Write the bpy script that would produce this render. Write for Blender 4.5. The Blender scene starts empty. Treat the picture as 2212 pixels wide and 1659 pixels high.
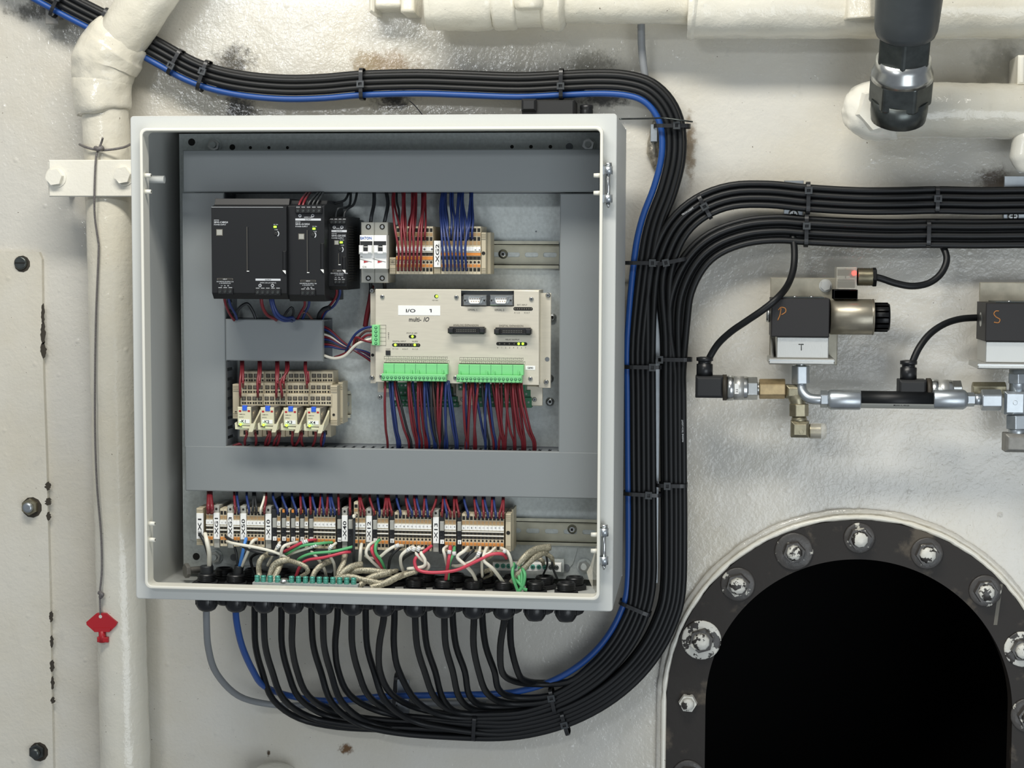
import bpy, bmesh, math, random
from mathutils import Vector, Matrix, noise
random.seed(7)
PI = math.pi
# ------------------------------------------------------------------ camera
Z0 = 1.7                       # height of the enclosure's top edge above the deck (m)
F = 3722.5                     # focal length in pixels at 2212 px width
_a = Vector((0.0742, 0.1133, 0.0084))
R = Matrix.Rotation(_a.length, 3, _a.normalized())   # rows: right, down, forward in (x, down, depth)
CX, CY, CW = 0.7112, -2.0763, Z0 - 0.1692
def wv(v): return Vector((v[0], v[2], -v[1]))
right, down, fwd = wv(R[0]), wv(R[1]), wv(R[2])
S = bpy.context.scene
col = S.collection
cd = bpy.data.cameras.new('camera'); cam = bpy.data.objects.new('camera', cd); col.objects.link(cam)
m = Matrix((right, -down, -fwd)).transposed().to_4x4(); m.translation = (CX, CY, CW)
cam.matrix_world = m
cd.sensor_fit = 'HORIZONTAL'; cd.sensor_width = 36; cd.lens = 36*F/2212; cd.clip_start = .05; cd.clip_end = 50
S.camera = cam
def ray(px, py): return right*((px-1106)/F)+down*((py-829.5)/F)+fwd
def P(px, py, Y):
    """point of the place seen at photograph pixel px,py that lies at depth Y"""
    d = ray(px, py); t = (Y-CY)/d.y
    return Vector((CX+d.x*t, Y, CW+d.z*t))
def PF(px, py, z):
    d = ray(px, py); t = (z-CW)/d.z
    return Vector((CX+d.x*t, CY+d.y*t, z))
# ------------------------------------------------------------------ light
w = bpy.data.worlds.new('compartment'); S.world = w; w.use_nodes = True
bg = w.node_tree.nodes['Background']; bg.inputs[0].default_value = (.66, .72, .80, 1); bg.inputs[1].default_value = .31
def lamp(name, loc, target, sx, sy, power, colr):
    l = bpy.data.lights.new(name, 'AREA'); l.shape = 'RECTANGLE'; l.size = sx; l.size_y = sy; l.energy = power; l.color = colr
    o = bpy.data.objects.new(name, l); col.objects.link(o); o.location = loc
    o.rotation_euler = (Vector(target)-Vector(loc)).to_track_quat('-Z', 'Y').to_euler(); return o
lamp('ceiling_lamp', (.27, -.82, Z0+1.05), (.35, .15, Z0-.25), 1.4, .22, 29, (1, .965, .885))
lamp('far_ceiling_lamp', (-.48, -2.5, Z0+.66), (.5, .3, Z0-.3), .65, .14, 10, (.93, .97, 1))
lamp('low_fill', (1.7, -2.4, Z0-1.2), (.7, .3, Z0-.5), 1.6, 1.6, 27, (.88, .95, 1))  # added fill from the low front right, imitates cool bounce light
S.view_settings.view_transform = 'Standard'; S.view_settings.look = 'None'; S.view_settings.gamma = 1
S.view_settings.use_curve_mapping = False; S.view_settings.exposure = 0
# ------------------------------------------------------------------ materials
M = {}
def srgb(h):
    c = [int(h[i:i+2], 16)/255 for i in (0, 2, 4)]
    return tuple((x/12.92 if x <= .04045 else ((x+.055)/1.055)**2.4) for x in c)+(1,)
def mat(name, hexc, rough=.5, metal=0, bump=0, bscale=400, var=0, vscale=60, emit=0, alpha=1, coat=0, spec=.5, trans=0, stretch=None):
    mt = bpy.data.materials.new(name); mt.use_nodes = True; nt = mt.node_tree; b = nt.nodes['Principled BSDF']
    c = srgb(hexc); b.inputs['Base Color'].default_value = c; b.inputs['Roughness'].default_value = rough
    b.inputs['Metallic'].default_value = metal; b.inputs['Specular IOR Level'].default_value = spec; b.inputs['Coat Weight'].default_value = coat
    b.inputs['Alpha'].default_value = alpha; b.inputs['Transmission Weight'].default_value = trans
    tc = nt.nodes.new('ShaderNodeTexCoord'); src = tc.outputs['Object']
    if stretch:
        mp = nt.nodes.new('ShaderNodeMapping'); mp.inputs['Scale'].default_value = stretch; nt.links.new(src, mp.inputs[0]); src = mp.outputs[0]
    if var:
        n = nt.nodes.new('ShaderNodeTexNoise'); n.inputs['Scale'].default_value = vscale; n.inputs['Detail'].default_value = 5; nt.links.new(src, n.inputs['Vector'])
        r = nt.nodes.new('ShaderNodeValToRGB'); r.color_ramp.elements[0].position = .3; r.color_ramp.elements[1].position = .7
        r.color_ramp.elements[0].color = tuple(x*(1-var) for x in c[:3])+(1,); r.color_ramp.elements[1].color = tuple(min(1, x*(1+var)) for x in c[:3])+(1,)
        nt.links.new(n.outputs['Fac'], r.inputs[0]); nt.links.new(r.outputs[0], b.inputs['Base Color'])
    if bump:
        n = nt.nodes.new('ShaderNodeTexNoise'); n.inputs['Scale'].default_value = bscale; n.inputs['Detail'].default_value = 3; nt.links.new(src, n.inputs['Vector'])
        bp = nt.nodes.new('ShaderNodeBump'); bp.inputs['Strength'].default_value = 1; bp.inputs['Distance'].default_value = bump
        nt.links.new(n.outputs['Fac'], bp.inputs['Height']); nt.links.new(bp.outputs[0], b.inputs['Normal'])
    if emit:
        b.inputs['Emission Color'].default_value = c; b.inputs['Emission Strength'].default_value = emit
    M[name] = mt; return mt
mat('shell', 'c8cac6', .42, bump=.00006, bscale=900)
mat('rimwhite', 'e6e4d8', .38)
mat('duct', '858a8b', .42, bump=.00004, bscale=1200)
mat('duct_side', '74797e', .5)
mat('galv', 'c3c9c7', .45, .3, var=.10, vscale=260)
mat('rail', 'bdbba9', .4, .3, var=.08, vscale=90)
mat('steel', 'c6c8c6', .28, 1, var=.05, vscale=200)
mat('hosegrey', '45494a', .38, bump=.0003, bscale=60, var=.12, vscale=30)
mat('darksteel', '5c605e', .35, .9, var=.2, vscale=80)
mat('zinc', 'b9bfc3', .36, .9, var=.06, vscale=120)
mat('nickel', 'cdc6b4', .36, .75, var=.12, vscale=60)
mat('brass', 'b8a27c', .36, .8, var=.15, vscale=120)
mat('olive', '9a937c', .38, .8, var=.15, vscale=120)
mat('alu', 'c9c9c4', .42, .75, bump=.00008, bscale=300, stretch=(6, 1, .3))
mat('brushed', 'dcd5c3', .40, .35, var=.035, vscale=120, stretch=(.35, 1, 3), bump=.00003, bscale=500)
mat('black', '202123', .5)
mat('blackmatt', '232425', .6)
mat('psu', '18191b', .48, spec=.35, bump=.00003, bscale=1500)
mat('cable', '0f1113', .46, spec=.38, var=.15, vscale=40)
mat('valve', '211f1f', .55, bump=.0001, bscale=700)
mat('cable_blue', '1d4a90', .4)
mat('cable_grey', '85888a', .45)
mat('w_red', '742029', .38)
mat('w_pink', 'cc4457', .36)
mat('w_blue', '22346a', .38)
mat('w_sky', '4d8fe0', .38)
mat('w_white', 'e8e4d4', .4)
mat('w_green', '5cb074', .4)
mat('w_black', '26292b', .42)
mat('w_brown', '5a3c36', .42)
mat('braid', 'b3ad98', .42, .5, var=.45, vscale=600, bump=.0008, bscale=600)
mat('beige', 'cbbfa4', .5)
mat('beige2', 'bfb59c', .5)
mat('cream', 'd9d4b6', .45)
mat('tan', 'a98a62', .5)
mat('orange', 'd98a3c', .5)
mat('greyp', 'a3a39b', .5)
mat('hole', '15140f', .7)
mat('holebrown', '3b352b', .6)
mat('label', 'f2f2ee', .5)
mat('ink', '1a1a1e', .6)
mat('print', 'c9cccf', .6)
mat('printgrey', '6a665c', .6)
mat('green', '7fd08a', .45)
mat('greendark', '2f6b4c', .45)
mat('greenscrew', '5fae9e', .25, .55)
mat('blueprint', '2a5cb0', .5)
mat('bluetab', '2f62d8', .45)
mat('redmark', 'b02a2c', .5)
mat('redkey', 'b3222b', .42)
mat('tiehead', '3d4042', .3)
mat('dullsteel', '8c8a84', .5, .5, var=.1, vscale=150)
mat('bracket', 'aca797', .42, .5, var=.22, vscale=45)
mat('rubber', '1b1c1e', .34)
mat('clear', 'cfcabf', .15, alpha=.42)
mat('clearpale', 'e6e2d4', .2, alpha=.35)
mat('led_green', '9cff30', .4, emit=3)
mat('led_red', 'ff2a20', .4, emit=5)
mat('led_amber', 'ffb347', .4, emit=.6)
mat('cord', '6e6a68', .5, var=.5, vscale=900, bump=.0004, bscale=900)
mat('orangepen', 'a8703c', .7)
mat('tank', '060708', .9)  # near-black colour stands in for the darkness of the unlit tank
mat('weld', 'a39d90', .4, .5, bump=.002, bscale=120, var=.3, vscale=120)
def mixn(nt, fac, a, b):
    mx = nt.nodes.new('ShaderNodeMix'); mx.data_type = 'RGBA'
    for s, v in ((mx.inputs[0], fac), (mx.inputs[6], a), (mx.inputs[7], b)):
        if hasattr(v, 'links'): nt.links.new(v, s)
        else: s.default_value = v
    return mx.outputs[2]
def ramp(nt, src, a, b, v0=0, v1=1):
    r = nt.nodes.new('ShaderNodeMapRange'); r.inputs[1].default_value = a; r.inputs[2].default_value = b; r.inputs[3].default_value = v0; r.inputs[4].default_value = v1
    r.interpolation_type = 'SMOOTHSTEP'; nt.links.new(src, r.inputs[0]); return r.outputs[0]
def math_(nt, op, a, b=None):
    n = nt.nodes.new('ShaderNodeMath'); n.operation = op
    for i, v in enumerate((a, b)):
        if v is None: continue
        if hasattr(v, 'links'): nt.links.new(v, n.inputs[i])
        else: n.inputs[i].default_value = v
    return n.outputs[0]
def noise_(nt, src, scale, detail=4, rough=.5, dist=0):
    n = nt.nodes.new('ShaderNodeTexNoise'); n.inputs['Scale'].default_value = scale; n.inputs['Detail'].default_value = detail
    n.inputs['Roughness'].default_value = rough; n.inputs['Distortion'].default_value = dist
    nt.links.new(src, n.inputs['Vector']); return n.outputs['Fac']
def paint(name, hexc, spots=(), bumpd=.0011, seam=False, rough=.10, lump=1.0):
    """thick brush-painted steel: orange peel, runs, faint yellowing, rust stains of their own shape"""
    mt = bpy.data.materials.new(name); mt.use_nodes = True; nt = mt.node_tree; b = nt.nodes['Principled BSDF']
    tc = nt.nodes.new('ShaderNodeTexCoord'); src = tc.outputs['Object']; c = srgb(hexc)
    n1 = noise_(nt, src, 4.5, 5, .6)
    yel = tuple(x*y for x, y in zip(c[:3], (1.0, .975, .92)))+(1,); pale = tuple(min(1, x*1.05) for x in c[:3])+(1,)
    base = mixn(nt, ramp(nt, n1, .38, .68), pale, yel)
    n2 = noise_(nt, src, 38, 5, .65)
    grime = tuple(x*.80 for x in c[:3])+(1,)
    base = mixn(nt, ramp(nt, n2, .60, .80, 0, .5), base, grime)
    sp = noise_(nt, src, 240, 2); base = mixn(nt, ramp(nt, sp, .745, .80), base, srgb('5b4a3c'))
    rustmask = None
    for (pt, rx, rz, hx, amount, nsc) in spots:
        mp = nt.nodes.new('ShaderNodeMapping'); mp.inputs['Location'].default_value = (-pt.x/rx, 0, -pt.z/rz)
        mp.inputs['Scale'].default_value = (1/rx, 0, 1/rz); nt.links.new(src, mp.inputs[0])
        ln = nt.nodes.new('ShaderNodeVectorMath'); ln.operation = 'LENGTH'; nt.links.new(mp.outputs[0], ln.inputs[0])
        nz = noise_(nt, src, nsc, 6, .7)
        d = math_(nt, 'ADD', ln.outputs['Value'], math_(nt, 'MULTIPLY', math_(nt, 'SUBTRACT', nz, .5), 1.7))
        base = mixn(nt, ramp(nt, d, .25, .95, amount, 0), base, srgb(hx))
    nt.links.new(base, b.inputs['Base Color'])
    b.inputs['Roughness'].default_value = rough; b.inputs['Coat Weight'].default_value = .15; b.inputs['Coat Roughness'].default_value = .08
    h1 = noise_(nt, src, 55, 3, .5, .6); h2 = noise_(nt, src, 210, 3, .55, .3); h3 = noise_(nt, src, 14, 2)
    hh = math_(nt, 'ADD', math_(nt, 'ADD', math_(nt, 'MULTIPLY', h1, .8), math_(nt, 'MULTIPLY', h2, .55)), math_(nt, 'MULTIPLY', h3, 2.2*lump))
    vo = nt.nodes.new('ShaderNodeTexVoronoi'); vo.inputs['Scale'].default_value = 26; vo.inputs['Randomness'].default_value = 1; nt.links.new(src, vo.inputs['Vector'])
    blob = ramp(nt, vo.outputs['Distance'], 0, .13, .7, 0)
    hh = math_(nt, 'ADD', hh, blob)
    bp = nt.nodes.new('ShaderNodeBump'); bp.inputs['Strength'].default_value = 1; bp.inputs['Distance'].default_value = bumpd
    nt.links.new(hh, bp.inputs['Height']); nt.links.new(bp.outputs[0], b.inputs['Normal'])
    M[name] = mt; return mt, nt, b, base, src
WY = .32
spots = [(P(505, 150, WY), .045, .05, '57534a', .95, 60), (P(520, 232, WY), .035, .03, '3c3b39', .95, 70),
         (P(840, 150, WY), .055, .035, '8a7250', .8, 70), (P(850, 215, WY), .04, .02, '34322f', .95, 80), (P(790, 135, WY), .03, .025, '9b8a6c', .8, 120),
         (P(1275, 135, WY), .05, .022, '8d897c', .85, 220), (P(1300, 215, WY), .05, .014, '3f3e3c', .9, 90),
         (P(1490, 320, WY), .012, .06, '7d6a4f', .85, 90), (P(75, 25, WY), .05, .02, '55534c', .9, 60), (P(135, 60, WY), .03, .03, '8c8a80', .8, 60),
         (P(748, 1618, WY), .014, .010, '6b4f33', 1, 180), (P(580, 1628, WY), .004, .006, '4a3b2c', 1, 200),
         (P(2150, 395, WY), .035, .03, '5c5043', .9, 80), (P(2165, 150, WY), .05, .05, '8f8c80', .6, 40)]
paint('wall', 'cecbc2', spots)
paint('pipe', 'dbd7c9', (), .0009, rough=.15)
paint('clamp', 'e9e6da', (), .0005, rough=.2, lump=.5)
_, nt, b, base, src = paint('plate', 'd2cec2', (), .0009)
# chips of paint missing near the seam of the access plate
def chips(nt, b, base, src, masksrc, hexc, thr=(.56, .60), sc=70):
    n = noise_(nt, src, sc, 5, .6)
    f = math_(nt, 'MULTIPLY', ramp(nt, n, thr[0], thr[1]), masksrc)
    nt.links.new(mixn(nt, f, base, srgb(hexc)), b.inputs['Base Color'])
for nm, c1, c2, th in (('boltwhite', 'dedcd2', '3a3734', (.50, .53)), ('boltdark', '4a4744', 'cfccc0', (.60, .63)), ('ring', '211b15', '574e41', (.56, .70))):
    mt = bpy.data.materials.new(nm); mt.use_nodes = True; nt = mt.node_tree; b = nt.nodes['Principled BSDF']
    tc = nt.nodes.new('ShaderNodeTexCoord'); n = noise_(nt, tc.outputs['Object'], 55 if nm != 'ring' else 18, 5, .6)
    nt.links.new(mixn(nt, ramp(nt, n, *th), srgb(c1), srgb(c2)), b.inputs['Base Color']); b.inputs['Roughness'].default_value = .4 if nm != 'ring' else .6
    n2 = noise_(nt, tc.outputs['Object'], 90, 4); bp = nt.nodes.new('ShaderNodeBump'); bp.inputs['Distance'].default_value = .001 if nm != 'ring' else .0003
    nt.links.new(n2, bp.inputs['Height']); nt.links.new(bp.outputs[0], b.inputs['Normal']); M[nm] = mt
# ------------------------------------------------------------------ mesh building
_fontcache = {}
def textmesh(s, bold=.010):
    key = (s, bold)
    if key not in _fontcache:
        cu = bpy.data.curves.new('t', 'FONT'); cu.body = s; cu.size = 1; cu.resolution_u = 2; cu.offset = bold
        o = bpy.data.objects.new('t', cu); me = bpy.data.meshes.new_from_object(o)
        _fontcache[key] = ([v.co.copy() for v in me.vertices], [tuple(p.vertices) for p in me.polygons])
        bpy.data.objects.remove(o)
    return _fontcache[key]
class MB:
    def __init__(s): s.v = []; s.f = []; s.m = []; s.s = []; s.mats = []
    def mi(s, m):
        if m not in s.mats: s.mats.append(m)
        return s.mats.index(m)
    def add(s, vs, fs, m, smooth=False):
        o = len(s.v); s.v += [Vector(v) for v in vs]; k = s.mi(m)
        for f in fs: s.f.append(tuple(i+o for i in f)); s.m.append(k); s.s.append(smooth)
        return s
    def box(s, x0, y0, z0, x1, y1, z1, m, bev=0):
        if x0 > x1: x0, x1 = x1, x0
        if y0 > y1: y0, y1 = y1, y0
        if z0 > z1: z0, z1 = z1, z0
        if bev:      # chamfered front edges (towards -y) and verticals
            b = min(bev, (x1-x0)*.45, (z1-z0)*.45, (y1-y0)*.9)
            vs = [(x0, y1, z0), (x1, y1, z0), (x1, y1, z1), (x0, y1, z1), (x0, y0+b, z0), (x1, y0+b, z0), (x1, y0+b, z1), (x0, y0+b, z1),
                  (x0+b, y0, z0+b), (x1-b, y0, z0+b), (x1-b, y0, z1-b), (x0+b, y0, z1-b)]
            fs = [(8, 9, 10, 11), (3, 2, 1, 0)]
            for i in range(4):
                j = (i+1) % 4; fs += [(i, j, 4+j, 4+i), (4+i, 4+j, 8+j, 8+i)]
            return s.add(vs, fs, m)
        vs = [(x0, y0, z0), (x1, y0, z0), (x1, y1, z0), (x0, y1, z0), (x0, y0, z1), (x1, y0, z1), (x1, y1, z1), (x0, y1, z1)]
        return s.add(vs, [(3, 2, 1, 0), (4, 5, 6, 7), (0, 1, 5, 4), (1, 2, 6, 5), (2, 3, 7, 6), (3, 0, 4, 7)], m)
    def pb(s, px0, py0, px1, py1, yf, yb, m, bev=0):
        """box whose front face (depth yf) is seen at these pixels"""
        cx, cy = (px0+px1)/2, (py0+py1)/2
        return s.box(P(px0, cy, yf).x, yf, P(cx, py0, yf).z, P(px1, cy, yf).x, yb, P(cx, py1, yf).z, m, bev)
    def prism(s, pts, y0, y1, m):        # pts in (x,z), front y0, back y1
        n = len(pts); vs = [(x, y0, z) for x, z in pts]+[(x, y1, z) for x, z in pts]
        fs = [tuple(range(n)), tuple(range(2*n-1, n-1, -1))]+[(i, n+i, n+(i+1) % n, (i+1) % n) for i in range(n)]
        return s.add(vs, fs, m)
    def ring(s, a, b, y0, y1, m, sm=False):      # outlines of the same count in (x,z)
        n = len(a); vs = [(x, y0, z) for x, z in a]+[(x, y0, z) for x, z in b]+[(x, y1, z) for x, z in a]+[(x, y1, z) for x, z in b]; fs = []
        for i in range(n):
            j = (i+1) % n; fs += [(i, j, n+j, n+i), (2*n+i, 3*n+i, 3*n+j, 2*n+j), (i, 2*n+i, 2*n+j, j), (n+i, n+j, 3*n+j, 3*n+i)]
        return s.add(vs, fs, m, sm)
    def tube(s, pts, r, m, n=8, k=5, cap=True, smooth=True, fl=1.0):
        pts = [Vector(p) for p in pts]; rr = r if isinstance(r, (list, tuple)) else [r]*len(pts)
        q = []; q_r = []
        if len(pts) > 2 and k > 1:
            for i in range(len(pts)-1):
                p0 = pts[max(i-1, 0)]; p1 = pts[i]; p2 = pts[i+1]; p3 = pts[min(i+2, len(pts)-1)]
                for j in range(k):
                    t = j/k
                    q.append(.5*((2*p1)+(p2-p0)*t+(2*p0-5*p1+4*p2-p3)*t*t+(3*p1-p0-3*p2+p3)*t**3)); q_r.append(rr[i]*(1-t)+rr[i+1]*t)
            q.append(pts[-1]); q_r.append(rr[-1])
        else: q, q_r = pts, rr
        L = len(q); vs = []; fs = []; nrm = None
        for i in range(L):
            t = (q[min(i+1, L-1)]-q[max(i-1, 0)]).normalized()
            if nrm is None: nrm = t.cross(Vector((0, 1, 0)) if abs(t.y) < .9 else Vector((1, 0, 0))).normalized()
            else: nrm = (nrm-t*nrm.dot(t)).normalized()
            bn = t.cross(nrm)
            for j in range(n):
                a = 2*PI*j/n; vs.append(q[i]+(nrm*math.cos(a)+bn*math.sin(a)*fl)*q_r[i])
        for i in range(L-1):
            for j in range(n):
                a, b = i*n+j, i*n+(j+1) % n; fs.append((a, b, b+n, a+n))
        s.add(vs, fs, m, smooth)
        if cap:
            o = len(s.v)-len(vs); kx = s.mi(m)
            s.f += [tuple(o+j for j in range(n-1, -1, -1)), tuple(o+(L-1)*n+j for j in range(n))]; s.m += [kx, kx]; s.s += [False, False]
        return s
    def cyl(s, p0, p1, r0, m, r1=None, n=16, rot=0):
        p0, p1 = Vector(p0), Vector(p1); r1 = r0 if r1 is None else r1; t = (p1-p0).normalized()
        a_ = t.cross(Vector((0, 0, 1)) if abs(t.z) < .9 else Vector((1, 0, 0))).normalized(); b_ = t.cross(a_)
        vs = [p0+(a_*math.cos(rot+2*PI*j/n)+b_*math.sin(rot+2*PI*j/n))*r0 for j in range(n)]+[p1+(a_*math.cos(rot+2*PI*j/n)+b_*math.sin(rot+2*PI*j/n))*r1 for j in range(n)]
        s.add(vs, [(j, (j+1) % n, n+(j+1) % n, n+j) for j in range(n)], m, n > 8)
        o = len(s.v)-2*n; kx = s.mi(m); s.f += [tuple(o+j for j in range(n-1, -1, -1)), tuple(o+n+j for j in range(n))]; s.m += [kx, kx]; s.s += [False, False]
        return s
    def lathe(s, p, t, prof, m, n=20):      # prof [(r,h)] along t from p
        p = Vector(p); t = Vector(t).normalized(); a_ = t.cross(Vector((0, 0, 1)) if abs(t.z) < .9 else Vector((1, 0, 0))).normalized(); b_ = t.cross(a_)
        vs = []; fs = []
        for r, h in prof:
            for j in range(n): vs.append(p+t*h+(a_*math.cos(2*PI*j/n)+b_*math.sin(2*PI*j/n))*max(r, 1e-5))
        for i in range(len(prof)-1):
            for j in range(n): a, b = i*n+j, i*n+(j+1) % n; fs.append((a, b, b+n, a+n))
        s.add(vs, fs, m, True); o = len(s.v)-len(vs); kx = s.mi(m)
        s.f += [tuple(o+j for j in range(n-1, -1, -1)), tuple(o+(len(prof)-1)*n+j for j in range(n))]; s.m += [kx, kx]; s.s += [False, False]
        return s
    def text(s, t, px, py, y, hpx, m, rot=0, al='l', wx=1.0, slant=0, bold=.010):
        """flat print: t starting at pixel px,py (baseline), capital height hpx pixels"""
        vs, fs = textmesh(t, bold)
        if not vs: return s
        o = P(px, py, y); sc = (P(px, py-hpx, y).z-o.z)/.70; wid = max(v.x for v in vs)*wx
        dx = {'l': 0, 'c': -wid/2, 'r': -wid}[al]; out = []
        for v in vs:
            a, b = (v.x*wx+dx+slant*v.y)*sc, v.y*sc
            if rot: a, b = -b, a
            out.append((o.x+a, y, o.z+b))
        return s.add(out, fs, m)
    def disc(s, px, py, y, rpx, m, n=12, d=.0004):
        o = P(px, py, y); r = rpx*(y-CY)/F; return s.cyl((o.x, y, o.z), (o.x, y-d, o.z), r, m, n=n)
    def build(s, name, parent=None, root=None, lump=0, ls=40, bevel=0):
        me = bpy.data.meshes.new(name); off = root.location if root else Vector((0, 0, 0))
        vv = s.v
        me.from_pydata([tuple(v-off) for v in vv], [], s.f)
        for mm in s.mats: me.materials.append(M[mm])
        me.polygons.foreach_set('material_index', s.m); me.polygons.foreach_set('use_smooth', s.s); me.update()
        if lump:
            nn = [v.normal.copy() for v in me.vertices]
            for v, n_ in zip(me.vertices, nn):
                v.co += n_*(noise.noise(v.co*ls)+.5*noise.noise(v.co*ls*2.7))*lump
            me.update()
        o = bpy.data.objects.new(name, me); col.objects.link(o)
        if parent: o.parent = parent
        if bevel:
            md = o.modifiers.new('b', 'BEVEL'); md.width = bevel; md.segments = 2; md.limit_method = 'ANGLE'; md.angle_limit = .7
        return o
def tag(o, label, cat, group=None, kind=None):
    o['label'] = label; o['category'] = cat
    if group: o['group'] = group
    if kind: o['kind'] = kind
    return o
def thing(name, label, cat, loc, group=None):
    o = bpy.data.objects.new(name, None); col.objects.link(o); o.location = loc; o.empty_display_size = .01
    return tag(o, label, cat, group)
def solo(mb, name, label, cat, group=None, **k):
    r = bpy.data.objects.new('tmp', None)
    c = sum(mb.v, Vector())/len(mb.v); zmin = min(v.z for v in mb.v); loc = Vector((c.x, c.y, zmin))
    class Q: location = loc
    o = mb.build(name, None, Q, **k); o.location = loc; bpy.data.objects.remove(r)
    return tag(o, label, cat, group)
def struct(o): o['kind'] = 'structure'; return o
def copyto(o, parent, loc):
    c = o.copy(); col.objects.link(c); c.parent = parent; c.location = loc; return c
def rrect(x0, z0, x1, z1, r, n=5):
    out = []
    for cx, cz, a0 in ((x1-r, z1-r, 0), (x0+r, z1-r, PI/2), (x0+r, z0+r, PI), (x1-r, z0+r, 1.5*PI)):
        for i in range(n+1): a = a0+PI/2*i/n; out.append((cx+r*math.cos(a), cz+r*math.sin(a)))
    return out
ORD = ['first', 'second', 'third', 'fourth', 'fifth', 'sixth', 'seventh', 'eighth', 'ninth', 'tenth', 'eleventh', 'twelfth', 'thirteenth', 'fourteenth', 'fifteenth', 'sixteenth', 'seventeenth', 'eighteenth', 'nineteenth', 'twentieth', 'twenty-first', 'twenty-second', 'twenty-third', 'twenty-fourth', 'twenty-fifth', 'twenty-sixth', 'twenty-seventh', 'twenty-eighth', 'twenty-ninth', 'thirtieth']
def hexbolt(mb, px, py, y, rpx, m, h=.006, stud=True, washer=True, rot=.3, shank='steel'):
    o = P(px, py, y); sc = (y-CY)/F; r = rpx*sc
    if washer: mb.cyl((o.x, y, o.z), (o.x, y-.0012, o.z), r*1.25, shank, n=24)
    mb.cyl((o.x, y, o.z), (o.x, y-h, o.z), r, m, n=6, rot=rot)
    if stud: mb.cyl((o.x, y-h, o.z), (o.x, y-h-.004, o.z), r*.52, shank, n=12)
    return mb
def screw(mb, px, py, y, rpx, m='steel', d=.0015, slot='hole'):
    o = P(px, py, y); r = rpx*(y-CY)/F
    mb.lathe((o.x, y, o.z), (0, -1, 0), [(r, 0), (r, d*.5), (r*.7, d)], m, n=12)
    mb.box(o.x-r*.5, y-d-.0002, o.z-r*.1, o.x+r*.5, y-d, o.z+r*.1, slot); mb.box(o.x-r*.1, y-d-.0002, o.z-r*.5, o.x+r*.1, y-d, o.z+r*.5, slot)
# ------------------------------------------------------------------ wall, manhole, tank behind
HY = .303                       # front face of the manhole ring
HC = P(1852, 1531, HY); HR, HO, HS = .2085, .2625, .20
def stadium(r, n=48, extra=0):
    out = [(HC.x+(r)*math.cos(a), HC.z+(r)*math.sin(a)) for a in [PI*i/n for i in range(n+1)]]
    out += [(HC.x+(r)*math.cos(a), HC.z-HS+(r)*math.sin(a)) for a in [PI+PI*i/n for i in range(n+1)]]
    return out
hole = stadium(HR+.004); X0, X1, ZB, ZT = -1.5, 3.0, Z0-1.6, Z0+1.1
cc = (HC.x, HC.z-HS/2); outer = []
for x, z in hole:
    dx, dz = x-cc[0], z-cc[1]; t = min(((X1 if dx > 0 else X0)-cc[0])/dx if abs(dx) > 1e-6 else 1e9, ((ZT if dz > 0 else ZB)-cc[1])/dz if abs(dz) > 1e-6 else 1e9)
    outer.append((cc[0]+dx*t, cc[1]+dz*t))
for cx, cz in ((X0, ZB), (X1, ZB), (X0, ZT), (X1, ZT)):       # snap the nearest outline point to each corner
    k = min(range(len(outer)), key=lambda i: (outer[i][0]-cx)**2+(outer[i][1]-cz)**2); outer[k] = (cx, cz)
mb = MB().ring(outer, hole, WY, WY+.012, 'wall'); struct(mb.build('wall_back'))
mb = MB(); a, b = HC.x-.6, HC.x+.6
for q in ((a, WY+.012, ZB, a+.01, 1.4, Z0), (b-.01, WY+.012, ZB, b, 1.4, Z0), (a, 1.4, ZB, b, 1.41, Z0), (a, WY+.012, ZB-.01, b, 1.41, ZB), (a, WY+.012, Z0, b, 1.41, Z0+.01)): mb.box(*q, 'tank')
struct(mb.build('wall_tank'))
ringo = thing('manhole_ring', 'black bolted oval manhole ring around the dark opening, lower right', 'manhole ring', (HC.x, HY, HC.z-HS-HO))
MB().ring(stadium(HO, 96), stadium(HR, 96), HY, WY+.02, 'ring').build('flange', ringo, ringo)
fl = MB(); N = len(stadium(1))
fl.ring(stadium(HO+.0065, 120), stadium(HO+.0005, 120), HY+.002, WY, 'clamp', True)
fl.build('paint_edge', ringo, ringo, lump=.0018, ls=60)
fillet = MB().ring(stadium(HO+.014, 120), stadium(HO+.005, 120), HY+.010, WY, 'wall', True); fillet.build('weld_bead', ringo, ringo, lump=.0022, ls=50)
bolts = [(1515, 1382, 43, 'boltwhite', 26), (1594, 1262, 37, 'boltdark', 25), (1715, 1191, 41, 'boltdark', 23), (1856, 1162, 33, 'boltdark', 24), (2002, 1195, 34, 'boltdark', 24), (2128, 1276, 34, 'boltdark', 24), (2208, 1402, 38, 'boltwhite', 24), (1486, 1517, 0, 'boltwhite', 19), (2222, 1545, 38, 'boltdark', 24), (1487, 1676, 36, 'boltdark', 24)]
for i, (px, py, rw, mm, rn) in enumerate(bolts):
    o = P(px, py, HY); sc = (HY-CY)/F; mb = MB(); h = 0
    bo = bpy.data.objects.new('bolt', bpy.data.meshes.new('bolt'))
    if rw: mb.lathe((o.x, HY, o.z), (0, -1, 0), [(rw*sc, 0), (rw*sc, .002), (rw*sc*.93, .003), (rw*.6*sc, .0032)], mm, n=28); h = .003
    mb.cyl((o.x, HY-h, o.z), (o.x, HY-h-.010, o.z), rn*sc*1.08, 'boltdark' if rn > 22 else 'boltwhite', rn*sc, n=6, rot=.3+i)
    mb.lathe((o.x, HY-h-.010, o.z), (0, -1, 0), [(rn*sc*.78, 0), (rn*sc*.62, .005), (rn*sc*.2, .006)], 'boltwhite', n=9)
    b = mb.build('bolt', ringo, ringo, lump=.0006, ls=150)
mk = MB(); p = P(2155, 1290, HY)
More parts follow.
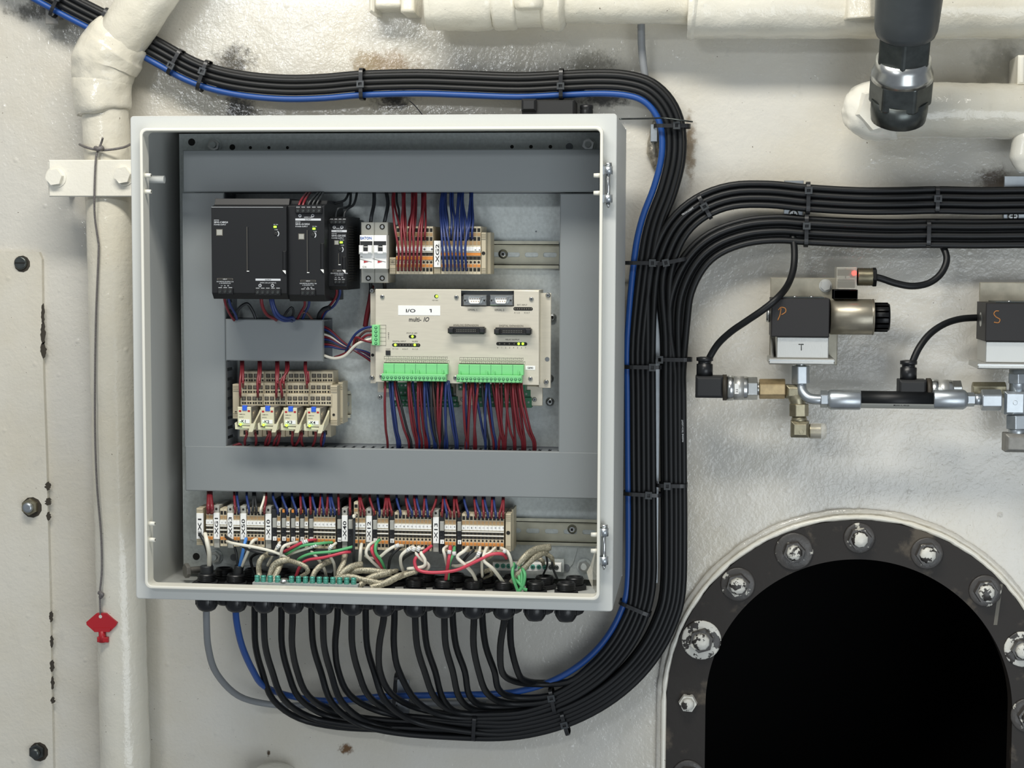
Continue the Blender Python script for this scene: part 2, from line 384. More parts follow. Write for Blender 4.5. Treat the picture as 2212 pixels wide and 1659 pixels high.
mk.prism([(P(2158, 1262, HY).x, P(2158, 1262, HY).z), (P(2166, 1262, HY).x, P(2166, 1262, HY).z), (P(2154, 1350, HY).x, P(2154, 1350, HY).z), (P(2146, 1350, HY).x, P(2146, 1350, HY).z)], HY-.0004, HY, 'printgrey'); mk.build('paint_mark', ringo, ringo)
# ------------------------------------------------------------------ access plate, left edge
PY = WY-.008
pt = [(-60, 541), (-60, 1720), (116, 1720), (113, 1560), (108, 1300), (100, 1000), (93, 800), (90, 560), (84, 545)]
mb = MB(); mb.prism([(P(x, y, PY).x, P(x, y, PY).z) for x, y in pt], PY, WY, 'plate')
plt = thing('access_plate', 'white painted bolted cover plate at the left edge with chipped seam', 'cover plate', P(20, 1700, WY))
mb.build('plate', plt, plt)
mb = MB(); random.seed(3)
seam = [(90, 560), (91, 700), (93, 800), (97, 900), (100, 1000), (104, 1150), (108, 1300), (111, 1450), (113, 1560), (116, 1700)]
def seamx(y):
    for (xa, ya), (xb, yb) in zip(seam, seam[1:]):
        if ya <= y <= yb: return xa+(xb-xa)*(y-ya)/(yb-ya)
    return 100
dk = [P(x+1.5, y, WY-.0005) for x, y in seam]; mb.tube(dk, .0012, 'holebrown', n=6, k=3)
for y0, y1, w_ in ((655, 700, 6), (695, 745, 8), (738, 775, 9), (1040, 1060, 9), (1075, 1092, 12), (1105, 1125, 7), (1320, 1345, 7), (1372, 1400, 6), (1425, 1452, 8), (1460, 1490, 6), (1505, 1520, 7)):
    pp = []; n = 9
    for k in range(2*n):
        t = k/n if k < n else (2*n-k)/n; y = y0+(y1-y0)*t; s_ = 1 if k < n else -1
        pp.append((seamx(y)+2+s_*w_*(.35+.5*random.random())*math.sin(PI*min(.97, max(.06, t)))**.5, y))
    mb.prism([(P(x, y, PY).x, P(x, y, PY).z) for x, y in pp], PY-.0003, PY+.0005, 'holebrown')
mb.build('paint_chips', plt, plt)
for i, (px, py, r, mm) in enumerate(((46, 568, 15, 'darksteel'), (67, 1094, 19, 'olive'), (82, 1622, 18, 'darksteel'))):
    mb = MB(); o = P(px, py, PY); sc = (PY-CY)/F
    mb.disc(px+2, py+2, PY, r*1.25, 'holebrown', n=11)
    if i == 0: mb.lathe((o.x, PY, o.z), (0, -1, 0), [(r*sc, 0), (r*sc, .003), (r*.8*sc, .005)], mm); mb.box(o.x-r*sc*.8, PY-.0054, o.z-.001, o.x+r*sc*.8, PY-.005, o.z+.001, 'hole')
    else:
        mb.cyl((o.x, PY, o.z), (o.x, PY-.008, o.z), r*sc, mm, n=6, rot=.5); mb.lathe((o.x, PY-.008, o.z), (0, -1, 0), [(r*.6*sc, 0), (r*.6*sc, .006), (r*.35*sc, .007)], 'zinc' if i == 1 else 'darksteel')
    mb.build('bolt', plt, plt)
# ------------------------------------------------------------------ painted vertical pipe, coupling, elbow, clamp, tank key
YP = .275
vp = thing('standing_pipe', 'thick white painted pipe rising behind the left side of the enclosure', 'pipe', P(270, 1700, YP))
sc = (YP-CY)/F
MB().tube([P(274, 1760, YP), P(262, 1300, YP), P(248, 800, YP), P(236, 430, YP), P(226, 215, YP)], [56*sc, 55*sc, 54*sc, 52*sc, 51*sc], 'pipe', n=48, k=24).build('pipe_body', vp, vp, lump=.0010, ls=30)
mb = MB(); mb.tube([P(223, 246, YP), P(222, 232, YP), P(221, 175, YP), P(222, 165, YP)], [54*sc, 64*sc, 65*sc, 58*sc], 'pipe', n=48, k=8)
mb.tube([P(222, 180, YP), P(226, 140, YP), P(246, 105, YP), P(268, 76, YP)], [63*sc, 73*sc, 74*sc, 60*sc], 'pipe', n=48, k=14); mb.build('elbow', vp, vp, lump=.0036, ls=28)
mb = MB(); mb.tube([P(240, 118, YP), P(300, 25, YP-.01), P(372, -90, YP-.02), P(430, -190, YP-.03)], [57*sc, 58*sc, 61*sc, 62*sc], 'pipe', n=48, k=16); mb.build('sloping_pipe', vp, vp, lump=.0014, ls=30)
YC = YP-.040
cl = thing('pipe_clamp', 'white painted flat pipe clamp with two hex bolts left of the enclosure', 'pipe clamp', P(200, 425, YC))
mb = MB(); mb.pb(105, 345, 300, 425, YC, YC+.008, 'clamp', .0015); mb.build('clamp_plate', cl, cl, lump=.0004, ls=60)
for q in ((104, 350, 118, 420), (285, 350, 305, 420)): mb = MB(); mb.pb(*q, YC+.008, WY, 'clamp'); mb.build('clamp_leg', cl, cl)
for px, py in ((121, 383), (268, 379)):
    mb = MB(); hexbolt(mb, px, py, YC, 19, 'clamp', h=.009, stud=False, shank='clamp', rot=.15); mb.build('bolt', cl, cl, lump=.0004, ls=120)
kc = thing('enclosure_key', 'red plastic cabinet key hanging on a cord from the white pipe', 'key', P(220, 1388, YC-.004))
mb = MB(); yk = YC-.012
loop = [(172, 312, YP-.012), (186, 318, YC+.006), (212, 324, YC+.002), (240, 323, YC+.002), (268, 318, YC+.006), (281, 312, YP-.01)]
mb.tube([P(*q) for q in loop], .0017, 'cord', n=6); mb.tube([P(206, 320, YC), P(214, 322, YC-.004), P(222, 319, YC)], .0034, 'cord', n=8); mb.tube([P(214, 320, YC), P(219, 308, YC), P(222, 298, YC-.003)], .0016, 'cord', n=6)
mb.tube([P(*q) for q in ((213, 322, YC), (207, 345, YC-.003), (204, 420, YC-.004), (205, 470, YC), (212, 520, YC+.003), (213, 545, YC+.003), (207, 700, YC+.003), (205, 900, YC+.003), (209, 1040, YC+.003), (218, 1150, YC+.003), (220, 1230, YC+.003), (216, 1280, YC+.003), (217, 1328, YC+.003))], .0015, 'cord', n=6)
mb.tube([P(214, 1280, YC+.003), P(221, 1284, YC), P(217, 1290, YC+.003)], .003, 'cord', n=8); mb.build('cord', kc, kc)
mb = MB(); yk = YC+.002
o1 = [(208, 1325), (229, 1325), (253, 1345), (250, 1352), (237, 1365), (204, 1365), (187, 1350), (186, 1344)]
mb.prism([(P(x, y, yk).x, P(x, y, yk).z) for x, y in o1], yk, yk+.006, 'redkey'); mb.prism([(P(x, y, yk).x, P(x, y, yk).z) for x, y in [(204, 1357), (240, 1357), (237, 1365), (204, 1365)]], yk-.0015, yk, 'redkey')
mb.disc(217, 1332, yk, 4, 'wall'); mb.build('bow', kc, kc, bevel=.0008)
mb = MB(); o = P(221, 1362, yk+.003); o2 = P(221, 1387, yk+.003); mb.cyl(o, o2, .0052, 'redkey', n=14); mb.pb(209, 1377, 233, 1388, yk-.0015, yk+.007, 'redkey', .001); mb.build('barrel', kc, kc)
# ------------------------------------------------------------------ enclosure
W, H, D = .600, .602, .2355
zt, zb = Z0, Z0-H
en = thing('electrical_enclosure', 'open light grey steel electrical cabinet with its door removed', 'cabinet', (W/2, D/2, zb))
FI = .0165
outp = rrect(0, zb, W, zt, .004); inp = rrect(FI, zb+FI, W-FI, zt-FI, .006)
mb = MB(); mb.ring(outp, inp, 0, .0015, 'shell'); mb.ring(outp, rrect(.0015, zb+.0015, W-.0015, zt-.0015, .003), .0, D, 'shell'); mb.box(0, D-.002, zb, W, D, zt, 'shell')
mb.build('shell', en, en, bevel=.0012)
mb = MB(); mb.ring(rrect(FI-.001, zb+FI-.001, W-FI+.001, zt-FI+.001, .008), rrect(FI+.0028, zb+FI+.0028, W-FI-.0028, zt-FI-.0028, .006), -.0125, .012, 'rimwhite'); mb.build('door_rim', en, en, bevel=.0012)
def stud(px, py, side):
    mb = MB(); o = P(px, py, -.004); x = (FI+.002) if side > 0 else (W-FI-.002)
    mb.cyl((x, o.y, o.z), (x+side*.0085, o.y, o.z), .0030, 'rimwhite', .0026, n=10); mb.cyl((x+side*.0085, o.y, o.z), (x+side*.0086, o.y, o.z), .0013, 'hole', n=8); mb.build('hinge_stud', en, en)
for px, py, sd in ((318, 379, 1), (319, 414, 1), (325, 1131, 1), (326, 1166, 1), (1292, 379, -1), (1291, 417, -1), (1285, 1155, -1), (1284, 1190, -1)): stud(px, py, sd)
mb = MB(); o = P(330, 387, .03); mb.cyl((0, .03, o.z), (.033, .03, o.z-.0005), .0048, 'shell', n=16); mb.build('side_bolt', en, en)
for cx, y0, y1, e in ((1312, 353, 449, 352), (1303, 1136, 1232, 1135)):
    mb = MB(); ya = -.014
    x0, x1 = P(cx-11, y0, ya).x, P(cx+1, y0, ya).x; o0 = P(cx+2, y0, ya); o1 = P(cx+2, y1, ya); hz = o0.z-o1.z; r = .0032
    mb.box(x0, -.009, o0.z-.02*hz, x0+.002, 0, o1.z+.12*hz, 'zinc')
    for f0, f1 in ((.06, .24), (.70, .88)):
        mb.box(x0, ya+.002, o0.z-f0*hz, o0.x, ya+.006, o0.z-f1*hz, 'zinc'); mb.cyl((o0.x, ya+.004, o0.z-f0*hz), (o0.x, ya+.004, o0.z-f1*hz), .0052, 'zinc', n=14)
    hg = mb.build('hinge', en, en); tp = MB()
    tp.cyl((o0.x, ya+.004, o0.z), (o0.x, ya+.004, o0.z-.93*hz), r*.75, 'steel', n=10); tp.cyl((o0.x, ya+.004, o0.z-.90*hz), (o0.x, ya+.004, o1.z), r*.9, 'steel', .001, n=10)
    tp.cyl((o0.x, ya+.004, o0.z+.001), (o0.x, ya+.004, o0.z-.003), r*1.3, 'steel', n=12); tp.cyl((o0.x-.006, ya+.005, o0.z-.16*hz), (o0.x-.006, ya+.005, o0.z-.72*hz), r*.5, 'steel', n=8); tp.build('hinge_pin', hg, en)
PLY = .140
pl0, pl1 = P(391, 700, PLY).x, None; pl1 = W-.012; mb = MB()
mb.box(pl0, PLY, zb+.012, pl1, PLY+.002, zt-.012, 'galv')
co = [(440, 301), (1226, 303), (1245, 323), (1300, 330), (1300, 1180), (1248, 1185), (1238, 1218), (1228, 1228), (505, 1222), (484, 1216), (474, 1186), (410, 1165), (408, 340), (430, 335)]
mb.prism([(P(x, y, PLY-.0015).x, P(x, y, PLY-.0015).z) for x, y in co], PLY-.0015, PLY, 'galv')
for px, py, r in ((502, 318, 6.5), (541, 319, 3.5), (581, 319, 3.5), (621, 319, 3.5), (1106, 317, 4), (1147, 317, 4), (1189, 317, 4), (1230, 317, 8), (505, 1204, 8), (1223, 1226, 8), (1158, 500, 2), (1182, 776, 4), (560, 1196, 2)): mb.disc(px, py, PLY-.0015, r, 'hole' if r < 7 and py < 500 else 'duct_side', n=14)
mp = mb.build('mounting_plate', en, en, bevel=.0006)
for px, py, hx in ((414, 307, 0), (464, 314, 1), (1271, 313, 1), (424, 1202, 0), (466, 1202, 1), (1262, 1222, 1)):
    mb = MB()
    if hx: hexbolt(mb, px, py, PLY-.0015, 13, 'steel', h=.007, shank='galv')
    else: mb.disc(px, py, PLY, 13, 'galv', n=20); mb.disc(px, py, PLY-.0006, 8, 'hole', n=14)
    mb.build('bolt', mp, en)
# gland plate on the floor of the cabinet
mb = MB(); a = PF(412, 1262, zb+.003); b = PF(1262, 1290, zb+.003)
gx0, gx1 = a.x, b.x; mb.box(gx0, .055, zb+.0015, gx1+.012, PLY+.03, zb+.003, 'shell'); mb.box(gx0, .062, zb+.003, PF(745, 1275, zb).x, PLY+.012, zb+.0042, 'black')
mb.build('gland_plate', en, en)
# wiring ducts
def duct(label, px0, py0, px1, py1, yf, slots, yb=PLY-.0015, grp='grey slotted wiring ducts'):
    d = thing('wiring_duct', label, 'cable duct', (0, 0, 0)); cx, cy = (px0+px1)/2, (py0+py1)/2
    x0, x1, z1, z0 = P(px0, cy, yf).x, P(px1, cy, yf).x, P(cx, py0, yf).z, P(cx, py1, yf).z
    d.location = ((x0+x1)/2, yb, z0)
    MB().box(x0, yf, z0, x1, yf+.009, z1, 'duct', .0012).build('duct_cover', d, d)
    mb = MB(); mb.box(x0, yb-.002, z0, x1, yb, z1, 'duct_side')
    e = .0012; hor = (x1-x0) > (z1-z0)
    if hor: mb.box(x0+.001, yb-.016, z0+e, x1-.001, yb, z0+e+.0015, 'duct_side'); mb.box(x0+.001, yb-.016, z1-e-.0015, x1-.001, yb, z1-e, 'duct_side')
    else: mb.box(x0+e, yb-.016, z0, x0+e+.0015, yb, z1, 'duct_side'); mb.box(x1-e-.0015, yb-.016, z0, x1-e, yb, z1, 'duct_side')
    if not hor or 'short' not in label: pass
    mb.build('duct_base', d, d)
    pitch, wd = .0125, .0085; me = None
    L = (x1-x0) if hor else (z1-z0); n = int(L/pitch)
    for side in slots:
        q = MB()
        if hor: q.box(-wd/2, yf+.007, 0, wd/2, yb-.015, .0015, 'duct_side')
        else: q.box(0, yf+.007, -wd/2, .0015, yb-.015, wd/2, 'duct_side')
        class Q: location = Vector((0, d.location.y, 0))
        f0 = q.build('duct_finger', d, Q)
        for i in range(n):
            t = (i+.5)*L/n
            lx, lz = ((x0+t, (z1-e-.0015) if side == 't' else z0+e) if hor else ((x1-e-.0015) if side == 'r' else x0+e, z0+t))
            loc = Vector((lx, d.location.y, lz))-Vector(d.location)
            if i == 0: f0.location = loc
            else: copyto(f0, d, loc)
    return d
duct('grey horizontal wiring duct across the top of the cabinet', 395, 323, 1296, 415, .080, 'b')
duct('grey vertical wiring duct down the left of the mounting plate', 395, 416, 486, 968, .0805, 'r')
duct('grey vertical wiring duct down the right of the mounting plate', 1208, 418, 1296, 990, .0805, 'l')
duct('grey horizontal wiring duct below the controller and relays', 400, 970, 1292, 1069, .080, 'tb')
duct('grey short wiring duct between the power supplies and the relays', 487, 690, 697, 780, .080, 'tb')
# ------------------------------------------------------------------ DIN rails
def rail(label, px0, px1, pyc, hpx, screws, slotpx, pitch):
    r = thing('mounting_rail', label, 'rail', (0, 0, 0)); yb = PLY-.0015; yf = yb-.0075
    sc = (yf-CY)/F; zc = P((px0+px1)/2, pyc, yf).z; x0, x1 = P(px0, pyc, yf).x, P(px1, pyc, yf).x; h = .0175; hi = .0125
    r.location = ((x0+x1)/2, yb, zc-h); mb = MB()
    mb.box(x0, yf, zc+hi, x1, yf+.001, zc+h, 'rail'); mb.box(x0, yf, zc-h, x1, yf+.001, zc-hi, 'rail'); mb.box(x0, yf, zc+hi, x1, yb, zc+hi+.001, 'rail'); mb.box(x0, yf, zc-hi-.001, x1, yb, zc-hi, 'rail')
    xa = x1; sl = .0125; pt = pitch*(yb-CY)/F
    k = 0
    while xa-pt > x0:
        cx_ = xa-pt/2; n = 6; st = [(cx_+sl/2+.0026*math.cos(a)*1, zc+.0031*math.sin(a)) for a in [-PI/2+PI*i/n for i in range(n+1)]]+[(cx_-sl/2+.0026*math.cos(a), zc+.0031*math.sin(a)) for a in [PI/2+PI*i/n for i in range(n+1)]]
        hw = pt/2; N = len(st); ou = [(cx_+hw, zc-hi)]+[(cx_+hw, zc-hi+2*hi*i/n) for i in range(1, n)]+[(cx_+hw, zc+hi), (cx_-hw, zc+hi)]+[(cx_-hw, zc+hi-2*hi*i/n) for i in range(1, n)]+[(cx_-hw, zc-hi)]
        mb.ring(ou, st, yb-.0012, yb-.0002, 'rail'); xa -= pt; k += 1
        if k > 5: mb.box(x0, yb-.0012, zc-hi, xa, yb, zc+hi, 'rail'); break
    mb.build('rail_profile', r, r)
    for sx_, sy_ in screws:
        q = MB(); o = P(sx_, sy_, yb-.0012); q.lathe((o.x, yb-.001, o.z), (0, -1, 0), [(.0062, 0), (.006, .0012), (.0044, .0014), (.0044, .003), (.003, .0042)], 'steel'); q.box(o.x-.0016, yb-.0058, o.z-.0016, o.x+.0016, yb-.0050, o.z+.0016, 'hole'); q.build('screw', r, r)
    return r
rail('upper metal mounting rail, slotted end showing right of the top terminals', 455, 1207, 549, 28, [(1087, 549)], 29, 40)
rail('lower metal mounting rail, slotted end showing right of the bottom terminals', 430, 1292, 1142, 28, [(1236, 1143)], 29, 41)
rail('metal mounting rail behind the four relays', 500, 757, 872, 24, [], 29, 40)
# ------------------------------------------------------------------ power supplies
BK = PLY-.0095
def supply(label, X0p, X1p, ytop, yface, ybot, yfrt, yf, term_top, name, led, knob, sq, groove, inp, tb, out=None, tb2=None, white=True):
    d = thing('power_supply', label, 'power supply', P((X0p+X1p)/2, ybot, (yf+BK)/2)); fr = yf
    # body steps: full height box behind, lower front face, sloping skirt
    mb = MB(); x0, x1 = P(X0p, 540, fr).x, P(X1p, 540, fr).x; cx = (X0p+X1p)/2
    zt_, zf, zs, zb_ = P(cx, ytop, fr+.02).z, P(cx, yface, fr).z, P(cx, yfrt, fr).z, P(cx, ybot, fr+.008).z
    prof = [(fr, zf), (fr, zs), (fr+.008, zb_), (BK, zb_), (BK, zt_), (fr+.018, zt_), (fr+.014, zf+.003)]
    n = len(prof); vs = [(x0, y, z) for y, z in prof]+[(x1, y, z) for y, z in prof]
    mb.add(vs, [tuple(range(n-1, -1, -1)), tuple(range(n, 2*n))]+[(i, (i+1) % n, n+(i+1) % n, n+i) for i in range(n)], 'psu')
    if white: mb.box(x0+.0002, fr-.0002, zf-.0006, x1-.004, fr+.0008, zf, 'print')
    mb.build('housing', d, d, bevel=.0006)
    # raised shoulder strip right side with white arrow
    mb = MB(); s0 = X1p-9; ysh0, ysh1 = yface+(95 if white else 80), yface+(138 if X1p-X0p > 60 else 110)
    mb.pb(s0, ysh0, X1p-1, ysh1, fr-.0025, fr, 'psu', .0012); mb.prism([(P(s0, ysh1-1, fr-.0028).x, P(s0, ysh1-1, fr).z), (P(X1p-1, ysh1-1, fr).x, P(X1p-1, ysh1-1, fr).z), (P(X1p-1, ysh1+7, fr).x, P(X1p-1, ysh1+7, fr).z)], fr-.003, fr-.0005, 'label')
    mb.build('side_shoulder', d, d)
    mb = MB(); gx, g0, g1 = groove; mb.pb(gx, g0, gx+4, g1, fr-.0006, fr, 'psu', .0004); mb.pb(gx, g1, gx+5, g1+1.6, fr-.0007, fr, 'label'); mb.pb(gx, g0, gx+.7, g1, fr-.0008, fr, 'printgrey'); mb.build('groove', d, d)
    mb = MB(); mb.pb(led[0]-3, led[1]-2, led[0]+3, led[1]+2, fr-.0006, fr, 'led_green'); mb.build('indicator_light', d, d)
    mb = MB(); screw(mb, knob[0], knob[1], fr, 4.2, 'blackmatt', .001)
    o = P(knob[0], knob[1], fr-.0004); sc = (fr-CY)/F; mb.tube([(o.x+6.5*sc*math.cos(a), fr-.0003, o.z+6.5*sc*math.sin(a)) for a in (-.95, -.5, 0, .5, .95)], .0007, 'print', n=5, fl=.3); mb.build('trim_knob', d, d)
    mb = MB(); wn = len(name)*3.4
    mb.text('OMRON', name[1][0], name[1][1]-5.5, fr-.0003, 2.8, 'print', wx=1.1) if False else None
    nx, ny = name[1]; mb.text('omron', nx, ny-5.5, fr-.0003, 2.9, 'print'); mb.text(name[0], nx, ny, fr-.0003, 3.9, 'print', wx=.98, bold=.014); mb.text('POWER SUPPLY', nx, ny+4.6, fr-.0003, 2.7, 'print')
    mb.text('DC ON', led[0]-3, led[1]-4, fr-.0003, 2, 'print'); mb.text('V.ADJ', led[0]-1, led[1]+7, fr-.0003, 2, 'print')
    sx_, sy_, sr = sq; mb.pb(sx_-sr, sy_-sr, sx_+sr, sy_+sr, fr-.0003, fr, 'printgrey'); mb.pb(sx_-sr*.8, sy_-sr*.8, sx_+sr*.8, sy_+sr*.8, fr-.0005, fr, 'greyp')
    i0, i1, iy = inp[:3]; mb.pb(i0, iy, i1, iy+4, fr-.0003, fr, 'printgrey'); mb.pb(i0+1, iy+.8, i1-1, iy+3.2, fr-.0004, fr, 'psu'); mb.text('INPUT', (i0+i1)/2, iy+3.2, fr-.0006, 2.2, 'print', al='c')
    mb.text(inp[3], (i0+i1)/2, iy+8.5, fr-.0003, 2.4, 'print', al='c'); mb.text(inp[4], (i0+i1)/2, iy+12, fr-.0003, 2.2, 'print', al='c'); mb.text('L+   N-   PE', (i0+i1)/2, iy+17.5, fr-.0003, 2.6, 'print', al='c')
    if out:
        o0, o1, oy = out[:3]; mb.pb(o0, oy, o1, oy+4.4, fr-.0003, fr, 'print'); mb.text('OUTPUT', (o0+o1)/2, oy+3.5, fr-.0006, 2.4, 'psu', al='c')
        if len(out) > 3: mb.text(out[3], (o0+o1)/2, out[4], fr-.0003, 2.4, 'print', al='c')
        for k, ch in ((.18, '+'), (.68, '-')):
            q = P(o0+(o1-o0)*k, out[5], fr); sc = (fr-CY)/F; mb.tube([(q.x+3*sc*math.cos(a), fr-.0002, q.z+3*sc*math.sin(a)) for a in [i*PI/4 for i in range(9)]], .0005, 'print', n=4, k=1, cap=False, fl=.3); mb.text(ch, o0+(o1-o0)*k, out[5]+1.5, fr-.0003, 3, 'print', al='c')
    mb.build('printing', d, d)
    for (t0, t1, ty0, ty1, n, up) in (tb, tb2, term_top):
        if n == 0: continue
        b = MB(); b.pb(t0, ty0, t1, ty1, fr-.003, fr+.006, 'psu', .0006)
        if up: b.pb(t0, ty0-6, t1, ty0, fr-.0005, fr+.006, 'psu', .0004)
        pw = (t1-t0)/n
        for i in range(n):
            cx_ = t0+pw*(i+.5); q = P(cx_, (ty0+ty1)/2, fr-.003); r = min(pw*.42, (ty1-ty0)*.42)*(fr-CY)/F
            b.lathe((q.x, fr-.003, q.z), (0, -1, 0), [(r, 0), (r, .0006), (r*.75, .0006), (r*.7, .0001)], 'blackmatt', n=10); b.lathe((q.x, fr-.003, q.z), (0, -1, 0), [(r*.6, .0001), (r*.5, .0005)], 'darksteel', n=8)
            b.pb(t0+pw*i+pw*.15, ty0-2.2, t0+pw*(i+1)-pw*.15, ty0-1, fr-.0006, fr, 'print')
        b.build('terminal_block', d, d)
    return d
Z_ = (0, 0, 0, 0, 0, 0)
supply('largest of the three black power supplies, at the left end of the row', 457, 619, 429, 447, 646, 633, .012, Z_, ('S8VK-C48024', (462, 482)), (594, 490), (596, 505), (474, 502, 7), (533, 490, 585), (469, 503, 601, '100-240VAC,50-60Hz 6.1A', 'or 90-350VDC,6.2A'), (470, 503, 623, 636, 3, 0), (552, 606, 602, '24VDC 20A (AC INPUT)', 612, 617), (551, 606, 624, 638, 5, 0))
supply('middle black power supply with a terminal row on its top edge', 622, 701, 433, 445, 651, 637, .020, (638, 695, 449, 461, 5, 1), ('S8VK-G12024', (638, 486)), (678, 494), (676, 508), (651, 511, 6.5), (663, 497, 588), (649, 682, 605, '100-240VAC,50-60Hz 1.8A', 'or 90-350VDC 1.9A'), (649, 681, 626, 639, 3, 0), (638, 693, 472, '24VDC 5.0A', 470.5, 466), Z_, False)
ps3 = supply('smallest black power supply, next to the white circuit breaker', 703, 748, 468, 474, 626, 618, .045, (712, 748, 475, 484, 4, 0), ('S8VK-G01505', (716, 511)), (737, 523.5), (735, 539), (727, 524, 5), (731, 547, 571), (719, 746, 583, '100-240VAC 50-60Hz 0.4A', 'or 90-350VDC'), (721, 746, 605, 613, 3, 0), (716, 749, 497, '5VDC 3A', 495, 491), Z_, False)
mb = MB(); x = P(748, 540, .045).x
for i in range(22):
    z = P(748, 488+i*5.6, .06).z
    for y0, y1 in ((.060, .078), (.084, .112)):
        mb.box(x, y0, z, x+.0004, y1, z-.0016, 'hole')
mb.build('vent_slits', ps3, ps3)['kind'] = 'stuff'
# ------------------------------------------------------------------ circuit breaker
cb = thing('circuit_breaker', 'white two pole circuit breaker beside the black power supplies', 'circuit breaker', P(808, 612, .10))
yb1, yf1 = .078, .062
for i, (a, b) in enumerate(((780, 808.5), (809, 838))):
    mb = MB(); mb.pb(a, 480, b, 611, yb1, BK, 'greyp', .0008); mb.pb(a-3 if i == 0 else a-1, 508, b-(3 if i else 1), 581, yf1, yb1, 'label', .0008); mb.pb(a-2, 521, b-4, 532, yf1-.0003, yf1, 'black'); mb.build('pole', cb, cb)
    mb = MB(); xx = a+(-3 if i == 0 else 0); mb.pb(xx-2, 530, xx+7, 547, yf1-.006, yf1, 'label', .001); mb.pb(xx+17, 530, xx+26, 547, yf1-.006, yf1, 'label', .001); mb.pb(xx+7, 534, xx+17, 546, yf1-.003, yf1, 'black', .0004); mb.pb(xx-2, 543, xx+26, 549, yf1-.005, yf1, 'label', .001); mb.build('toggle', cb, cb)
    for yy in (490, 601):
        mb = MB(); o = P(a+15.5 if i == 0 else a+16.5, yy, yb1-.0005); r = 6*(yb1-CY)/F; mb.lathe((o.x, yb1-.0002, o.z), (0, -1, 0), [(r, 0), (r*.95, .0004)], 'hole', n=14); mb.lathe((o.x, yb1-.0006, o.z), (0, -1, 0), [(r*.7, 0), (r*.5, .0005)], 'steel', n=10); mb.build('terminal_screw', cb, cb)
mb = MB(); mb.text('EATON', 778, 517, yf1-.0004, 5.6, 'blueprint', wx=.95, bold=.018)
for k in (0, 30): mb.prism([(P(x, y, yf1).x, P(x, y, yf1).z) for x, y in ((786+k, 563), (796+k, 565.5), (786+k, 568))], yf1-.0004, yf1, 'redmark'); mb.tube([P(775+k, 559, yf1-.0003), P(803+k, 566, yf1-.0003)], .0002, 'ink', n=4)
mb.text('C16', 783, 578, yf1-.0004, 3.5, 'printgrey'); mb.text('PLSM', 776, 556, yf1-.0004, 2.2, 'printgrey'); mb.build('printing', cb, cb)
# ------------------------------------------------------------------ terminal blocks
def clampblock(parent, root, x0, x1, y0, y1, yf, m='beige2', label=None, ly=None, ribs=True, holepx=None, lm='label', nm='end_clamp'):
    mb = MB(); mb.pb(x0+.4, y0, x1-.4, y1, yf, BK, m, .0006)
    if ribs:
        for t in range(4):
            for yy in (y0+2+t*3.4, y1-14+t*3.4): mb.pb(x0+1, yy, x1-1, yy+1.6, yf-.0012, yf, m)
    if holepx: mb.disc((x0+x1)/2, holepx[0], yf, holepx[1], 'hole', 10)
    o = mb.build(nm, parent, root)
    if label:
        q = MB(); q.pb(x0+.3, ly[0], x1-.3, ly[1], yf-.0035, yf, lm, .0002); h = min(7.5, (x1-x0)*.58)
        q.text(label, (x0+x1)/2+h/2, ly[1]-4, yf-.0037, h, 'ink', rot=1, bold=.014, wx=(ly[1]-ly[0]-8)/(len(label)*h*.86)); q.build('marker_label', o, root)
    return o
def terminals(parent, root, x0, x1, n, yf, rows, ys, zb0, m='beige', numbers=None, ny=None):
    """n alike blocks between pixels x0..x1; rows = (y0,y1,kind) in pixels read at reference column"""
    pitch = (x1-x0)/n; pr = None; sc = (yf-CY)/F; pm = pitch*sc
    base = P(x0+pitch/2, ys[0], yf)
    mb = MB(); X = lambda a: base.x+(a-.5)*pm
    zz = lambda y: P(zb0, y, yf).z
    mb.box(X(.03), yf, zz(ys[0]), X(.97), BK, zz(ys[1]), m)
    for (a, b, kind) in rows:
        za, zb_ = zz(a), zz(b)
        if kind == 'hole': mb.box(X(.14), yf-.0003, za, X(.86), yf, zb_, 'hole')
        elif kind == 'dark': mb.box(X(.03), yf-.0002, za, X(.97), yf, zb_, 'holebrown'); mb.box(X(.25), yf-.0004, za, X(.75), yf, zb_, 'hole')
        elif kind == 'orange': mb.box(X(.12), yf-.0010, za, X(.88), yf, zb_, 'orange'); mb.box(X(.2), yf-.0012, (za+zb_)/2+.0001, X(.8), yf, (za+zb_)/2-.0002, 'tan')
        elif kind == 'tan': mb.box(X(.12), yf-.0006, za, X(.88), yf, zb_, 'tan')
        elif kind == 'white': mb.box(X(.02), yf-.0016, za, X(.98), yf, zb_, 'label')
        elif kind == 'line': mb.box(X(0), yf-.0014, za, X(1), yf, zb_, 'label')
        elif kind == 'bar': mb.box(X(0), yf-.0010, za, X(1), yf, zb_, 'orange')
        elif kind == 'dot': zc = (za+zb_)/2; mb.cyl((X(.5), yf-.0004, zc), (X(.5), yf, zc), abs(za-zb_)/2, 'hole', n=8)
    t0 = mb.build('terminal', parent, root); out = [t0]
    for i in range(1, n): out.append(copyto(t0, parent, Vector((i*pm, 0, 0))))
    if numbers:
        for i, s in enumerate(numbers):
            if not s: continue
            q = MB(); sg = s in '+-'; q.text(s, x0+pitch*(i+.5), ny+(2 if sg else 0), yf-.0018, 7 if sg else (3.6 if len(s) == 1 else 3.2), 'ink', al='c', wx=1 if len(s) == 1 else .8, bold=.03 if sg else .01)
            c = q.build('number', out[i], root); c.location = -Vector(out[i].location)
    return out
YT = .072
ut = thing('terminal_strip', 'upper strip of beige terminal blocks under the red and blue wires', 'terminal strip', P(950, 592, YT))
rowsA = [(493, 501, 'hole'), (503, 510, 'tan'), (512, 520, 'hole'), (521, 529, 'tan'), (533, 542, 'white'), (544, 545, 'line'), (546, 552, 'dark'), (554, 561, 'bar'), (563.5, 569, 'dot'), (571, 577, 'orange'), (579, 586, 'hole')]
